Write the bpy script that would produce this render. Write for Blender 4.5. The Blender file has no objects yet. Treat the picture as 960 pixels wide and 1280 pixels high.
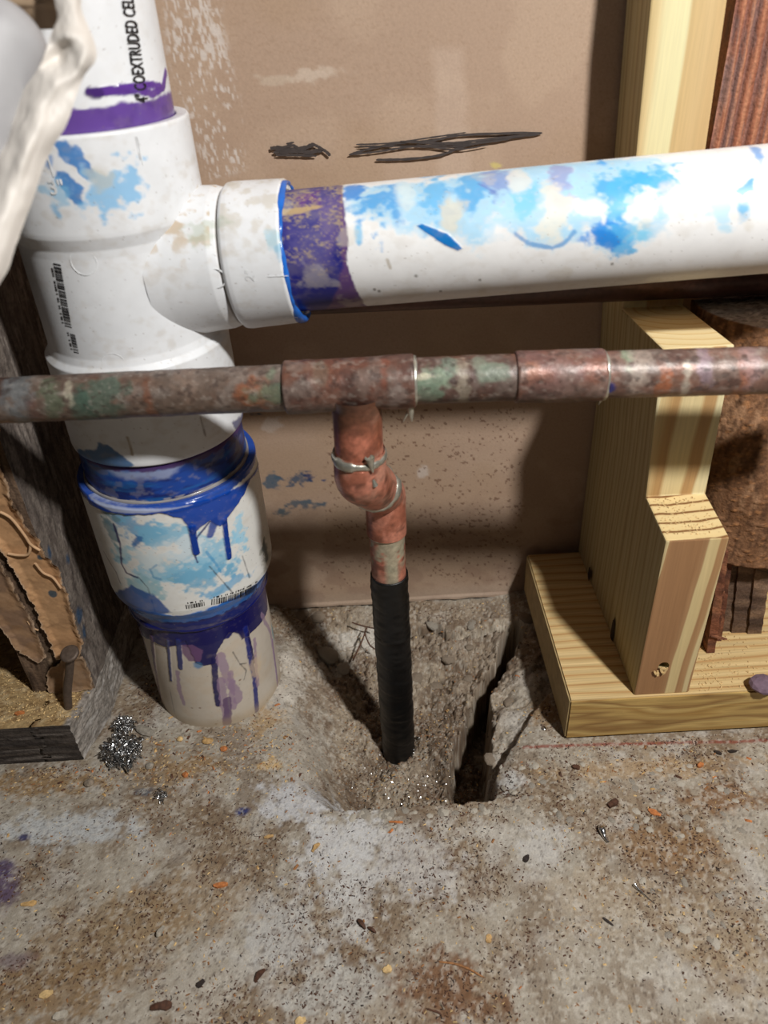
import bpy, bmesh, math, random
import numpy as np
from mathutils import Vector, Matrix

# ------------------------------------------------------------------ camera, light, exposure
S = bpy.context.scene
COL = S.collection
F = 961.0; TH = math.radians(35.2); RO = math.radians(3.15)
CP = np.array([0, -.505, .445])
FV = np.array([0, math.cos(TH), -math.sin(TH)]); U0 = np.array([0, math.sin(TH), math.cos(TH)]); R0 = np.array([1., 0, 0])
RV = math.cos(RO)*R0 - math.sin(RO)*U0
UV = math.sin(RO)*R0 + math.cos(RO)*U0
cd = bpy.data.cameras.new('camera'); cam = bpy.data.objects.new('camera', cd); COL.objects.link(cam)
cd.sensor_fit = 'VERTICAL'; cd.sensor_height = 36; cd.lens = F*36/1280; cd.clip_start = .01
M = Matrix.Identity(4)
for i in range(3):
    M[i][0] = RV[i]; M[i][1] = UV[i]; M[i][2] = -FV[i]; M[i][3] = CP[i]
cam.matrix_world = M
cd.dof.use_dof = True; cd.dof.focus_distance = .52; cd.dof.aperture_fstop = 9
S.camera = cam
S.view_settings.view_transform = 'Standard'; S.view_settings.look = 'None'
S.view_settings.gamma = 1; S.view_settings.use_curve_mapping = False
S.view_settings.exposure = 0.0
W = bpy.data.worlds.new('world'); S.world = W; W.use_nodes = True
W.node_tree.nodes['Background'].inputs[0].default_value = (.95, .97, 1.0, 1)
W.node_tree.nodes['Background'].inputs[1].default_value = .009
ld = bpy.data.lights.new('work_light', 'AREA'); ld.shape = 'DISK'; ld.size = .06
ld.energy = 9.3; ld.color = (1, .98, .945)
lo = bpy.data.objects.new('work_light', ld); COL.objects.link(lo)
LDIR = (Vector((0, -.12, .15)) - Vector((.365, -.62, .87))).normalized()
lo.location = (.365, -.62, .87)
lo.rotation_euler = LDIR.to_track_quat('-Z', 'Y').to_euler()

rng = np.random.default_rng(7); random.seed(7)

# ------------------------------------------------------------------ pixel -> place helpers (measuring)
def ray(x, y):
    d = FV*F + RV*(x-480) - UV*(y-640); return d/np.linalg.norm(d)
def aty(x, y, Y): d = ray(x, y); return CP + d*(Y-CP[1])/d[1]
def atz(x, y, Z=0.): d = ray(x, y); return CP + d*(Z-CP[2])/d[2]
def atx(x, y, X): d = ray(x, y); return CP + d*(X-CP[0])/d[0]

# ------------------------------------------------------------------ noise
def _h(i, j, k):
    n = (i.astype(np.int64)*374761393 + j.astype(np.int64)*668265263 + k.astype(np.int64)*2147483647) & 0xffffffff
    n = ((n ^ (n >> 13))*1274126177) & 0xffffffff
    return ((n ^ (n >> 16)) & 0xffffff)/float(0xffffff)
def vnoise(P):
    I = np.floor(P); f = P-I; f = f*f*(3-2*f); i, j, k = I[:, 0], I[:, 1], I[:, 2]
    r = 0
    for a in (0, 1):
        for b in (0, 1):
            for c in (0, 1):
                w = (f[:, 0] if a else 1-f[:, 0])*(f[:, 1] if b else 1-f[:, 1])*(f[:, 2] if c else 1-f[:, 2])
                r = r + w*_h(i+a, j+b, k+c)
    return r
def fbm(P, sc, oc=4, seed=0, g=.5):
    P = np.asarray(P)*sc + seed*17.3; a = 1; t = 0; r = 0
    for o in range(oc):
        r = r + a*vnoise(P); t += a; a *= g; P = P*2.03+5.7
    return r/t                                         # about 0..1, mean .5
def sstep(a, b, x): t = np.clip((x-a)/(b-a), 0, 1); return t*t*(3-2*t)
def lin(c):
    c = np.array(c, float)/255.; return np.where(c < .04045, c/12.92, ((c+.055)/1.055)**2.4)

# ------------------------------------------------------------------ mesh building
def mk(name, V, Q, mat=None, parent=None, smooth=True, col=None, gloss=None, metal=None, mats=None, mi=None):
    me = bpy.data.meshes.new(name)
    V = np.asarray(V, np.float32); n = len(V)
    if isinstance(Q, np.ndarray):
        k = Q.shape[1]; m = len(Q)
        me.vertices.add(n); me.vertices.foreach_set('co', V.ravel())
        me.loops.add(m*k); me.loops.foreach_set('vertex_index', Q.ravel().astype(np.int32))
        me.polygons.add(m); me.polygons.foreach_set('loop_start', (np.arange(m)*k).astype(np.int32))
        me.update(calc_edges=True)
    else:
        me.from_pydata([tuple(map(float, v)) for v in V], [], [tuple(int(i) for i in q) for q in Q]); me.update()
    me.validate()
    for mm in (mats or [mat]): me.materials.append(mm)
    if mi is not None: me.polygons.foreach_set('material_index', np.asarray(mi, np.int32))
    me.polygons.foreach_set('use_smooth', np.full(len(me.polygons), smooth))
    if col is not None:
        a = me.color_attributes.new('Col', 'FLOAT_COLOR', 'POINT')
        c = np.ones((n, 4), np.float32); c[:, :3] = col; a.data.foreach_set('color', c.ravel())
    for nm, arr in (('gloss', gloss), ('metal', metal)):
        if arr is not None:
            a = me.attributes.new(nm, 'FLOAT', 'POINT')
            a.data.foreach_set('value', (np.zeros(n)+arr).astype(np.float32))
    me.update()
    o = bpy.data.objects.new(name, me); COL.objects.link(o)
    if parent: o.parent = parent
    return o
def tag(o, label, cat, group=None, kind=None):
    if label: o['label'] = label
    if cat: o['category'] = cat
    if group: o['group'] = group
    if kind: o['kind'] = kind
    return o
def empty(name, label, cat, group=None, loc=(0, 0, 0)):
    o = bpy.data.objects.new(name, None); COL.objects.link(o); o.location = loc; o.empty_display_size = .02
    return tag(o, label, cat, group)
def at_base(root, p):
    """put an Empty at its thing's base while its parts keep world coordinates"""
    root.location = p
    for c in root.children: c.matrix_parent_inverse = Matrix.Translation(Vector(p)).inverted()
def gridq(nu, nv, wrap=False):
    i = np.arange(nu-1 if not wrap else nu); j = np.arange(nv-1)
    I, J = np.meshgrid(i, j, indexing='ij'); I2 = (I+1) % nu
    return np.stack([I*nv+J, I2*nv+J, I2*nv+J+1, I*nv+J+1], -1).reshape(-1, 4)
def joinm(parts):
    V = []; Q = []; n = 0
    for v, q in parts:
        V.append(np.asarray(v, float)); Q += [tuple(int(a)+n for a in f) for f in q]; n += len(v)
    return np.concatenate(V), Q
def frame(A, B):
    A = np.array(A, float); B = np.array(B, float); d = B-A; L = np.linalg.norm(d); d /= L
    e1 = np.array([0, -1., 0]); e1 -= d*(e1@d)
    if np.linalg.norm(e1) < .1: e1 = np.array([0, 0, 1.]); e1 -= d*(e1@d)
    e1 /= np.linalg.norm(e1); e2 = np.cross(d, e1)
    return A, d, e1, e2, L
class Cyl:
    """a round body: profile [(s, r)...] along an axis; knows its own surface coordinates"""
    def __init__(s, A, B, prof, nf=120, nb=30, step=.0006, front=1.75):
        s.A, s.d, s.e1, s.e2, s.L = frame(A, B)
        prof = np.array(prof, float); ss = [prof[0, 0]]; rr = [prof[0, 1]]
        for (s0, r0), (s1, r1) in zip(prof[:-1], prof[1:]):
            n = max(1, int(math.hypot(s1-s0, r1-r0)/step))
            t = np.arange(1, n+1)/n; ss += list(s0+(s1-s0)*t); rr += list(r0+(r1-r0)*t)
        s.ss = np.array(ss); s.rr = np.array(rr)
        s.ang = np.concatenate([np.linspace(-front, front, nf), np.linspace(front, 2*math.pi-front, nb+2)[1:-1]])
        a, q = np.meshgrid(s.ang, np.arange(len(ss)), indexing='ij')
        s.a = a.ravel(); s.s = s.ss[q].ravel(); s.r = s.rr[q].ravel()
        s.a = np.where(s.a > math.pi, s.a-2*math.pi, s.a)
        s.Q = gridq(len(s.ang), len(ss), True); s.R = float(np.max(prof[:, 1]))
        s.nrm = np.cos(s.a)[:, None]*s.e1 + np.sin(s.a)[:, None]*s.e2
        s.base(s.R)
    def base(s, R):
        s.P = s.A + s.d*s.s[:, None] + s.nrm*s.r[:, None]
        s.Uc = s.a*R; s.Sc = s.s
    def uv(s, x, y, r=None):
        r = r or s.R; dd = ray(x, y); o = CP-s.A
        dp = dd - s.d*(dd@s.d); op = o - s.d*(o@s.d)
        a = dp@dp; b = op@dp; c = op@op-r*r; D = max(b*b-a*c, 0)
        p = CP + dd*((-b-math.sqrt(D))/a) - s.A; ss = p@s.d
        return np.array([math.atan2(p@s.e2, p@s.e1)*s.R, ss])
    def pt(s, u, ss, off=0, r=None):
        a = np.asarray(u)/s.R; rad = (r if r is not None else np.interp(ss, s.ss, s.rr))+off
        return s.A + np.multiply.outer(np.asarray(ss), s.d) + (np.cos(a)*rad)[..., None]*s.e1 + (np.sin(a)*rad)[..., None]*s.e2
class Flat:
    """a flat or relief surface with its own (u, s) coordinates in metres"""
    def __init__(s, P, U, Sc, fn): s.P = P; s.Uc = U; s.Sc = Sc; s.fn = fn
    def uv(s, x, y, r=None): return s.fn(x, y)
class Paint:
    def __init__(s, body, base, rough=0., metal=0.):
        s.b = body; n = len(body.P); s.C = np.zeros((n, 3))+lin(base); s.G = np.zeros(n)+rough; s.M = np.zeros(n)+metal
        s.H = np.zeros(n)
        s.n1 = fbm(body.P, 260, 3, 1)-.5; s.n2 = fbm(body.P, 90, 4, 2)-.5; s.n3 = fbm(body.P, 900, 2, 3)-.5
    def put(s, m, col, gloss=None, h=0, idx=slice(None), metal=None):
        c = lin(col); s.C[idx] = s.C[idx]*(1-m[:, None]) + c*m[:, None]
        if gloss is not None: s.G[idx] = s.G[idx]*(1-m)+gloss*m
        if metal is not None: s.M[idx] = s.M[idx]*(1-m)+metal*m
        if h: s.H[idx] += h*m
    def pts(s, L): return np.array([s.b.uv(*p) for p in L])
    def near(s, Pp, mg):
        lo, hi = Pp.min(0)-mg, Pp.max(0)+mg
        return np.where((s.b.Uc > lo[0]) & (s.b.Uc < hi[0]) & (s.b.Sc > lo[1]) & (s.b.Sc < hi[1]))[0]
    def dist(s, Pp, idx, closed):
        u = s.b.Uc[idx]; v = s.b.Sc[idx]; D = np.full(len(idx), 9.); ins = np.zeros(len(idx), bool)
        n = len(Pp)
        for i in range(n if closed else n-1):
            a = Pp[i]; b = Pp[(i+1) % n]; e = b-a; L = e@e+1e-14
            t = np.clip(((u-a[0])*e[0]+(v-a[1])*e[1])/L, 0, 1)
            D = np.minimum(D, np.hypot(u-a[0]-t*e[0], v-a[1]-t*e[1]))
            if closed:
                c = (a[1] > v) != (b[1] > v)
                with np.errstate(divide='ignore', invalid='ignore'):
                    ins ^= c & (u < (b[0]-a[0])*(v-a[1])/(b[1]-a[1]+1e-15)+a[0])
        return np.where(ins, -D, D)
    def poly(s, L, col, a=1, soft=.0008, warp=.002, gloss=None, h=0, tex=0, raw=False, metal=None):
        Pp = np.array(L) if raw else s.pts(L); idx = s.near(Pp, .006+soft+warp)
        if not len(idx): return
        d = s.dist(Pp, idx, True) + warp*(s.n1[idx]*1.4+s.n2[idx])
        m = a*(1-sstep(-soft, soft, d))
        if tex: m = m*np.clip(1+tex*(s.n1[idx]*2.2+s.n2[idx]*2), 0, 1)
        s.put(m, col, gloss, h, idx, metal)
    def stroke(s, L, w, col, a=1, soft=.0004, warp=.0005, gloss=None, h=0, tex=0, raw=False, metal=None):
        Pp = np.array(L) if raw else s.pts(L); idx = s.near(Pp, w+.004+soft)
        if not len(idx): return
        d = s.dist(Pp, idx, False) - w + warp*(s.n1[idx]*2)
        m = a*(1-sstep(-soft, soft, d))
        if tex: m = m*np.clip(1+tex*(s.n1[idx]*2.2+s.n3[idx]*2), 0, 1)
        s.put(m, col, gloss, h, idx, metal)
    def blob(s, p, ru, rs, col, a=1, tex=1.2, gloss=None, rot=0, metal=None):
        c = s.b.uv(*p); R = max(ru, rs)*1.5; idx = s.near(np.array([c]), R)
        if not len(idx): return
        du = s.b.Uc[idx]-c[0]; dv = s.b.Sc[idx]-c[1]; cr, sr = math.cos(rot), math.sin(rot)
        q = np.hypot((du*cr+dv*sr)/ru, (-du*sr+dv*cr)/rs) + tex*(s.n1[idx]*.8+s.n2[idx]*1.1)
        s.put(a*(1-sstep(.45, 1.05, q)), col, gloss, 0, idx, metal)

# ------------------------------------------------------------------ materials
def nt(name):
    m = bpy.data.materials.new(name); m.use_nodes = True; t = m.node_tree
    return m, t, t.nodes['Principled BSDF']
def N(t, ty, **k):
    n = t.nodes.new(ty)
    for a, v in k.items():
        if a.startswith('_'): setattr(n, a[1:], v)
        else: n.inputs[int(a[1:]) if a[0] == 'i' and a[1:].isdigit() else a].default_value = v
    return n
def coords(t, scale=(1, 1, 1)):
    c = t.nodes.new('ShaderNodeTexCoord'); m = t.nodes.new('ShaderNodeMapping'); m.inputs['Scale'].default_value = scale
    t.links.new(c.outputs['Object'], m.inputs[0]); return m.outputs[0]
def vc_mat(name, rough=.5, wet=.15, var=.25, vs=400, bump=.15, bs=700, spec=.5, bd=.001, streak=(1, 1, 1)):
    """surface whose base colour is painted on its vertices, with fine procedural grain and relief"""
    m, t, b = nt(name); L = t.links.new; c = coords(t, streak)
    at = N(t, 'ShaderNodeAttribute', _attribute_name='Col'); gl = N(t, 'ShaderNodeAttribute', _attribute_name='gloss'); me = N(t, 'ShaderNodeAttribute', _attribute_name='metal')
    n1 = N(t, 'ShaderNodeTexNoise', Scale=vs, Detail=4.0); L(c, n1.inputs['Vector'])
    mr = N(t, 'ShaderNodeMapRange', i1=.3, i2=.7, i3=1-var, i4=1+var*.6); L(n1.outputs[0], mr.inputs[0])
    mx = N(t, 'ShaderNodeVectorMath', _operation='SCALE'); L(at.outputs['Color'], mx.inputs[0]); L(mr.outputs[0], mx.inputs['Scale'])
    L(mx.outputs[0], b.inputs['Base Color'])
    r = N(t, 'ShaderNodeMapRange', i1=0., i2=1., i3=rough, i4=wet); L(gl.outputs['Fac'], r.inputs[0]); L(r.outputs[0], b.inputs['Roughness'])
    L(me.outputs['Fac'], b.inputs['Metallic'])
    n2 = N(t, 'ShaderNodeTexNoise', Scale=bs, Detail=3.0); L(c, n2.inputs['Vector'])
    bp = N(t, 'ShaderNodeBump', Strength=bump, Distance=bd); L(n2.outputs[0], bp.inputs['Height']); L(bp.outputs[0], b.inputs['Normal'])
    b.inputs['Specular IOR Level'].default_value = spec
    return m
def plain(name, col, rough=.5, metal=0, bump=.1, bs=600, var=.15, spec=.5):
    m, t, b = nt(name); L = t.links.new; c = coords(t)
    n1 = N(t, 'ShaderNodeTexNoise', Scale=bs*.5, Detail=4.0); L(c, n1.inputs['Vector'])
    cr = t.nodes.new('ShaderNodeValToRGB'); a = lin(col)
    cr.color_ramp.elements[0].color = (*(a*(1-var)), 1); cr.color_ramp.elements[1].color = (*np.minimum(a*(1+var), 1), 1)
    cr.color_ramp.elements[0].position = .35; cr.color_ramp.elements[1].position = .65
    L(n1.outputs[0], cr.inputs[0]); L(cr.outputs[0], b.inputs['Base Color'])
    bp = N(t, 'ShaderNodeBump', Strength=bump, Distance=.0006); L(n1.outputs[0], bp.inputs['Height']); L(bp.outputs[0], b.inputs['Normal'])
    b.inputs['Roughness'].default_value = rough; b.inputs['Metallic'].default_value = metal; b.inputs['Specular IOR Level'].default_value = spec
    return m
def wood(name, stops, axis, freq, wob, wobsc, fine=.2, rough=.6, bump=.2, fstretch=(900, 900, 25), off=0.):
    """sawn wood: broad bands across `axis` (object metres) that wander along the grain, with fine fibres"""
    m, t, b = nt(name); L = t.links.new
    tc = t.nodes.new('ShaderNodeTexCoord'); sp = t.nodes.new('ShaderNodeSeparateXYZ'); L(tc.outputs['Object'], sp.inputs[0])
    mp = N(t, 'ShaderNodeMapping', Scale=wobsc); L(tc.outputs['Object'], mp.inputs[0])
    nz = N(t, 'ShaderNodeTexNoise', Scale=1.0, Detail=2.0); L(mp.outputs[0], nz.inputs['Vector'])
    a = N(t, 'ShaderNodeMath', _operation='MULTIPLY_ADD', i1=wob, i2=off-wob*.5); L(nz.outputs[0], a.inputs[0])
    s = N(t, 'ShaderNodeMath', _operation='ADD'); L(a.outputs[0], s.inputs[0]); L(sp.outputs['XYZ'.index(axis)], s.inputs[1])
    f = N(t, 'ShaderNodeMath', _operation='MULTIPLY', i1=freq); L(s.outputs[0], f.inputs[0])
    fr = N(t, 'ShaderNodeMath', _operation='FRACT'); L(f.outputs[0], fr.inputs[0])
    cr = t.nodes.new('ShaderNodeValToRGB'); e = cr.color_ramp.elements
    for i, (p, c) in enumerate(stops):
        el = e[i] if i < 2 else e.new(p)
        el.position = p; el.color = (*lin(c), 1)
    L(fr.outputs[0], cr.inputs[0])
    mf = N(t, 'ShaderNodeMapping', Scale=fstretch); L(tc.outputs['Object'], mf.inputs[0])
    nf = N(t, 'ShaderNodeTexNoise', Scale=1.0, Detail=5.0); L(mf.outputs[0], nf.inputs['Vector'])
    mr = N(t, 'ShaderNodeMapRange', i1=.3, i2=.7, i3=1-fine, i4=1+fine*.5); L(nf.outputs[0], mr.inputs[0])
    vm = N(t, 'ShaderNodeVectorMath', _operation='SCALE'); L(cr.outputs[0], vm.inputs[0]); L(mr.outputs[0], vm.inputs['Scale'])
    L(vm.outputs[0], b.inputs['Base Color']); b.inputs['Roughness'].default_value = rough
    bp = N(t, 'ShaderNodeBump', Strength=bump, Distance=.0008); L(nf.outputs[0], bp.inputs['Height']); L(bp.outputs[0], b.inputs['Normal'])
    b.inputs['Specular IOR Level'].default_value = .3
    return m
M_PVC = vc_mat('white_pvc', .50, .14, .05, 90, .05, 900, bd=.0003, spec=.4)
M_COPPER = vc_mat('weathered_copper', .46, .28, .28, 320, .22, 500, bd=.0006)
M_SLAB = vc_mat('concrete', .85, .35, .16, 1100, .4, 1300, spec=.3, bd=.0008)
M_PAPER = vc_mat('brown_gypsum_paper', .8, .4, .07, 700, .10, 1500, spec=.25, bd=.0004)
M_OLD = vc_mat('weathered_wood', .8, .4, .3, 500, .5, 700, spec=.2, bd=.001)
M_TAPE = plain('black_tape', (7, 7, 8), .45, 0, .2, 500)
M_INK = plain('black_ink', (22, 20, 24), .5)
M_MARKER = plain('marker_ink', (62, 54, 52), .7)
M_EMB = plain('embossed_plastic', (224, 226, 228), .4, 0, .02)
M_SOLDER = plain('solder', (186, 184, 172), .36, .75, .35, 500)
M_TIN = plain('bright_metal', (215, 215, 215), .2, 1, .2, 900)
M_IRON = plain('rusty_iron', (98, 84, 74), .6, .4, .4, 900)
M_SHEET = plain('white_sheeting', (206, 200, 193), .55, 0, .05, 100, .05)
W_PEND = plain('treated_pine_end', (170, 148, 104), .7, 0, .15, 300, .12)
M_SHEETT = plain('tan_sheeting', (170, 146, 120), .6, 0, .05, 100, .08)
M_CHIP = plain('tan_wood_chip', (196, 158, 104), .7, 0, .3, 900, .3)
M_CHIPR = plain('orange_wood_chip', (190, 118, 66), .7, 0, .3, 900, .3)
M_DARK = plain('dark_chip', (44, 34, 30), .7, 0, .3, 900, .3)
M_BROWN = plain('brown_chip', (82, 52, 36), .75, 0, .3, 900, .3)
M_PALE = plain('pale_stone', (178, 170, 156), .7, 0, .3, 900, .15)
M_ROCK = plain('grey_brown_stone', (138, 124, 108), .85, 0, .6, 700, .3)
M_ROCK2 = plain('grey_stone', (152, 144, 132), .8, 0, .5, 700, .25)
M_SAW = plain('sawdust', (150, 104, 64), .85, 0, .3, 900, .35)
M_SAWL = plain('pale_sawdust', (214, 182, 128), .85, 0, .3, 900, .25)

# ================================================================== SETTING
def slab_uv(x, y): p = atz(x, y, 0); return p[:2]
# --- floor with the broken hole
def axis(knots):
    a = [knots[0][0]]
    for (x0, _), (x1, st) in zip(knots[:-1], knots[1:]):
        n = max(1, round((x1-x0)/st)); a += list(x0+(x1-x0)*np.arange(1, n+1)/n)
    return np.array(a)
gx = axis([(-1.4, 0), (-.36, .022), (-.30, .003), (-.12, .0012), (.16, .0008), (.30, .0012), (.36, .003), (1.4, .022)])
gy = axis([(-1.6, 0), (-.40, .022), (-.35, .003), (-.22, .0012), (.0, .0008), (.03, .002), (.06, .01)])
X, Y = np.meshgrid(gx, gy, indexing='ij'); X = X.ravel(); Y = Y.ravel()
P0 = np.stack([X, Y, np.zeros_like(X)], -1)
# measured heights: (px, py, z)
HC = [(352, 770, -.006), (372, 775, -.012), (420, 770, -.012), (460, 765, -.012), (520, 765, -.012), (570, 765, -.012), (620, 760, -.010), (660, 762, -.004),
      (362, 820, -.004), (365, 870, -.002), (368, 920, 0), (375, 960, 0), (395, 1000, 0), (415, 1012, 0),
      (395, 830, -.022), (405, 880, -.026), (410, 930, -.03), (425, 980, -.04), (440, 1000, -.052), (430, 850, -.035),
      (440, 800, -.025), (520, 800, -.024), (560, 805, -.022), (600, 800, -.022), (470, 830, -.034), (540, 840, -.036), (580, 840, -.038),
      (450, 900, -.044), (500, 935, -.048), (480, 930, -.048), (530, 930, -.050), (540, 890, -.046), (550, 960, -.054), (470, 990, -.052), (520, 1000, -.054), (500, 960, -.050),
      (610, 905, -.018), (620, 870, -.014), (640, 830, -.016), (655, 795, -.014), (600, 940, -.016), (602, 975, -.012), (605, 1000, -.004),
      (650, 890, -.003), (680, 840, -.002), (690, 800, -.003), (625, 935, -.004), (640, 960, 0), (640, 1000, 0), (700, 870, 0), (720, 900, 0), (690, 760, 0), (740, 830, 0), (670, 930, 0)]
cp = np.array([[*atz(x, y, z)[:2], z] for x, y, z in HC])
edge = [(-.6, -.4), (0, -.24), (.6, -.4), (-.2, -.1), (-.16, -.02), (-.16, -.2), (-.1, -.25), (.12, -.25), (.2, -.15), (.2, 0), (.16, .0), (-.11, -.17), (-.07, -.23), (.05, -.24), (-.12, .0), (.3, -.1), (-.3, -.1)]
cp = np.vstack([cp, [[a, b, 0] for a, b in edge]])
cp = np.vstack([cp, [[x_, y_, z_] for x_, y_, z_ in [(-.028, -.2, -.055), (0, -.2, -.057), (.03, -.2, -.058), (.052, -.2, -.06), (.045, -.17, -.06), (.02, -.15, -.057), (.069, -.2, -.006), (.067, -.17, -.01), (.072, -.14, -.012)]]])
K = np.hypot(cp[:, None, 0]-cp[None, :, 0], cp[:, None, 1]-cp[None, :, 1]); wgt = np.linalg.solve(K+np.eye(len(cp))*.0008, cp[:, 2])
reg = (np.abs(X-.01) < .16) & (Y > -.235)
Z = np.zeros_like(X); idr = np.where(reg)[0]
wob = (fbm(P0[idr], 60, 3, 9)-.5)*.012
Zr = sum(wgt[i]*np.hypot(X[idr]+wob-cp[i, 0], Y[idr]-wob-cp[i, 1]) for i in range(len(cp)))
Zr = np.minimum(Zr, 0)
fe = -.2075 + (fbm(P0[idr], 220, 3, 4)-.5)*.004 + .004*sstep(.05, .0, np.abs(X[idr]-.09))      # the clean front edge
Zr *= sstep(0, .003, Y[idr]-fe)*sstep(-.15, -.11, X[idr])*sstep(.17, .14, X[idr])
# crevice beside the crag
def seg(px):
    pts = [atz(*q)[:2] for q in px]; D = np.full(len(idr), 9.)
    for a, b in zip(pts[:-1], pts[1:]):
        e = b-a; t = np.clip(((X[idr]-a[0])*e[0]+(Y[idr]-a[1])*e[1])/(e@e), 0, 1); D = np.minimum(D, np.hypot(X[idr]-a[0]-t*e[0], Y[idr]-a[1]-t*e[1]))
    return D
dc = seg([(645, 795, -.02), (618, 850, -.03), (598, 900, -.05), (588, 960, -.06), (584, 1010, -.06), (584, 1060, -.06)])
cw = .008+.010*sstep(-.08, -.16, Y[idr]) + (fbm(P0[idr], 150, 3, 12)-.5)*.013
cv = 1-sstep(cw*.55, cw, dc)
inside = sstep(-.004, -.02, Zr)
Zr = np.where(cv > 0, np.minimum(Zr, Zr*(1-cv)+cv*(-.085)*sstep(0, .003, Y[idr]-fe)), Zr)
dk = seg([(500, 790, -.018), (545, 785, -.018), (560, 795, -.018), (600, 790, -.018), (640, 782, -.014)])
Zr -= .008*(1-sstep(.0008, .003, dk+(fbm(P0[idr], 300, 2, 5)-.5)*.006))
# rough broken stone inside, smoother screed on the left slope
left = sstep(-.02, -.05, X[idr])*sstep(-.06, -.09, Y[idr])
ro = inside*(1-.8*left)
Pn = P0[idr]+np.stack([0*wob, 0*wob, Zr], -1)
def terr(q, k): q = q*k; f_ = q-np.floor(q); return (np.floor(q)+sstep(.30, .70, f_))/k
n = .55*(fbm(Pn, 48, 5, 21)-.5)+.45*(terr(fbm(Pn+wob[:, None], 42, 4, 64), 11)-.5)
rid = 1-np.abs(fbm(P0[idr]+np.stack([0*wob, 0*wob, Zr], -1), 130, 3, 8)-.5)*6
Zr += ro*(n*.040 + (fbm(P0[idr], 330, 3, 61)-.5)*.0020 - .0045*np.clip(rid, 0, 1)**3)
# the crag: a broken, lower triangle of slab between the crevice and the sound floor
def pdist(px, z0=0):
    pp = [atz(*q, z0)[:2] for q in px]; D = np.full(len(idr), 9.); ins = np.zeros(len(idr), bool); u = X[idr]+.5*wob; v = Y[idr]-.3*wob
    for i in range(len(pp)):
        a = pp[i]; b = pp[(i+1) % len(pp)]; e = b-a; t = np.clip(((u-a[0])*e[0]+(v-a[1])*e[1])/(e@e), 0, 1); D = np.minimum(D, np.hypot(u-a[0]-t*e[0], v-a[1]-t*e[1]))
        c_ = (a[1] > v) != (b[1] > v); ins ^= c_ & (u < (b[0]-a[0])*(v-a[1])/(b[1]-a[1]+1e-15)+a[0])
    return np.where(ins, -D, D)
cg = pdist([(590, 1000), (600, 900), (640, 790), (690, 770), (712, 842), (668, 888), (640, 930), (612, 985)], -.004)
cm = sstep(.001, -.0016, cg)*(1-cv)
Zr = Zr*(1-cm)+cm*np.minimum(Zr, -.009-.010*sstep(.0, -.012, cg)*0+(fbm(Pn, 60, 5, 66)-.5)*.022-.25*np.clip(.105-X[idr], 0, .04))
Z[idr] = Zr
Z += (fbm(P0, 14, 3, 31)-.5)*.0016 + (fbm(P0, 160, 4, 32)-.5)*.0016*(np.abs(X) < .4)
Z = np.where((X < -.22) & (Y > -.16), np.minimum(Z, 0), Z)
Z -= sstep(.0, .008, Y)*.01
PF = np.stack([X, Y, Z], -1)
fl = Flat(PF, X, Y, slab_uv); pf = Paint(fl, (168, 159, 145))
n1 = fbm(PF, 22, 5, 41); n2 = fbm(PF, 60, 5, 42); n3 = fbm(PF, 380, 3, 43); n4 = fbm(PF*np.array([1, 1, 1]), 1000, 2, 44)
pf.put(.7*sstep(.46, .60, n1), (140, 119, 94)); pf.put(.6*sstep(.50, .66, n2), (186, 181, 174))
pf.put(.6*sstep(.50, .62, fbm(PF, 35, 4, 45)), (120, 100, 78))
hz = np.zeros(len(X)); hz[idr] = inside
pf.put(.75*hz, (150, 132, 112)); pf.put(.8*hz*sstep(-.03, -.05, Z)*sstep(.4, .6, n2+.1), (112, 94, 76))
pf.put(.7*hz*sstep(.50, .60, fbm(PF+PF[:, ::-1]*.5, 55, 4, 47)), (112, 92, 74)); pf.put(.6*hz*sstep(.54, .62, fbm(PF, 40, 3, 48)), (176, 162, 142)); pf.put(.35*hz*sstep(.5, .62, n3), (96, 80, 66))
for p, ru, rs, c, a in [((90, 1035), .05, .014, (190, 192, 192), .9), ((370, 1000), .035, .02, (200, 200, 202), .9), ((430, 1060), .035, .035, (204, 203, 202), .95), ((440, 1130), .02, .03, (198, 196, 192), .8), ((520, 1080), .03, .03, (190, 186, 182), .8),
        ((350, 1170), .03, .03, (188, 186, 182), .8), ((420, 1240), .03, .02, (186, 184, 178), .7), ((600, 1040), .035, .01, (190, 184, 174), .9), ((680, 1060), .02, .02, (192, 188, 182), .8),
        ((640, 975), .012, .01, (202, 200, 196), .9), ((130, 1180), .05, .03, (150, 128, 98), .7), ((60, 1240), .04, .02, (138, 112, 80), .8), ((230, 1130), .04, .03, (150, 126, 96), .6),
        ((560, 1240), .03, .02, (122, 88, 62), .9), ((830, 1060), .05, .02, (142, 112, 80), .8), ((900, 1180), .03, .03, (166, 148, 122), .6), ((60, 980), .06, .012, (150, 122, 86), .9), ((230, 960), .04, .012, (152, 124, 88), .8),
        ((800, 960), .08, .010, (172, 142, 104), .6), ((362, 840), .014, .05, (200, 192, 180), .95), ((385, 920), .018, .045, (172, 162, 148), .95), ((450, 772), .045, .012, (204, 198, 188), .95), ((620, 768), .04, .006, (190, 178, 160), .9), ((410, 800), .02, .02, (190, 182, 170), .8),
        ((690, 890), .02, .02, (152, 128, 98), .9), ((910, 1000), .03, .012, (128, 92, 58), .8), ((760, 1120), .04, .03, (172, 156, 134), .6), ((250, 1240), .03, .02, (178, 170, 158), .8),
        ((330, 900), .02, .015, (180, 150, 108), .7), ((335, 955), .012, .008, (206, 172, 120), .8)]:
    pf.blob(p, ru, rs, c, a, 1.6)
pf.blob((6, 1110), .012, .016, (84, 66, 104), .8, 1.0); pf.blob((4, 1085), .008, .008, (70, 56, 104), .8, .6)
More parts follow.
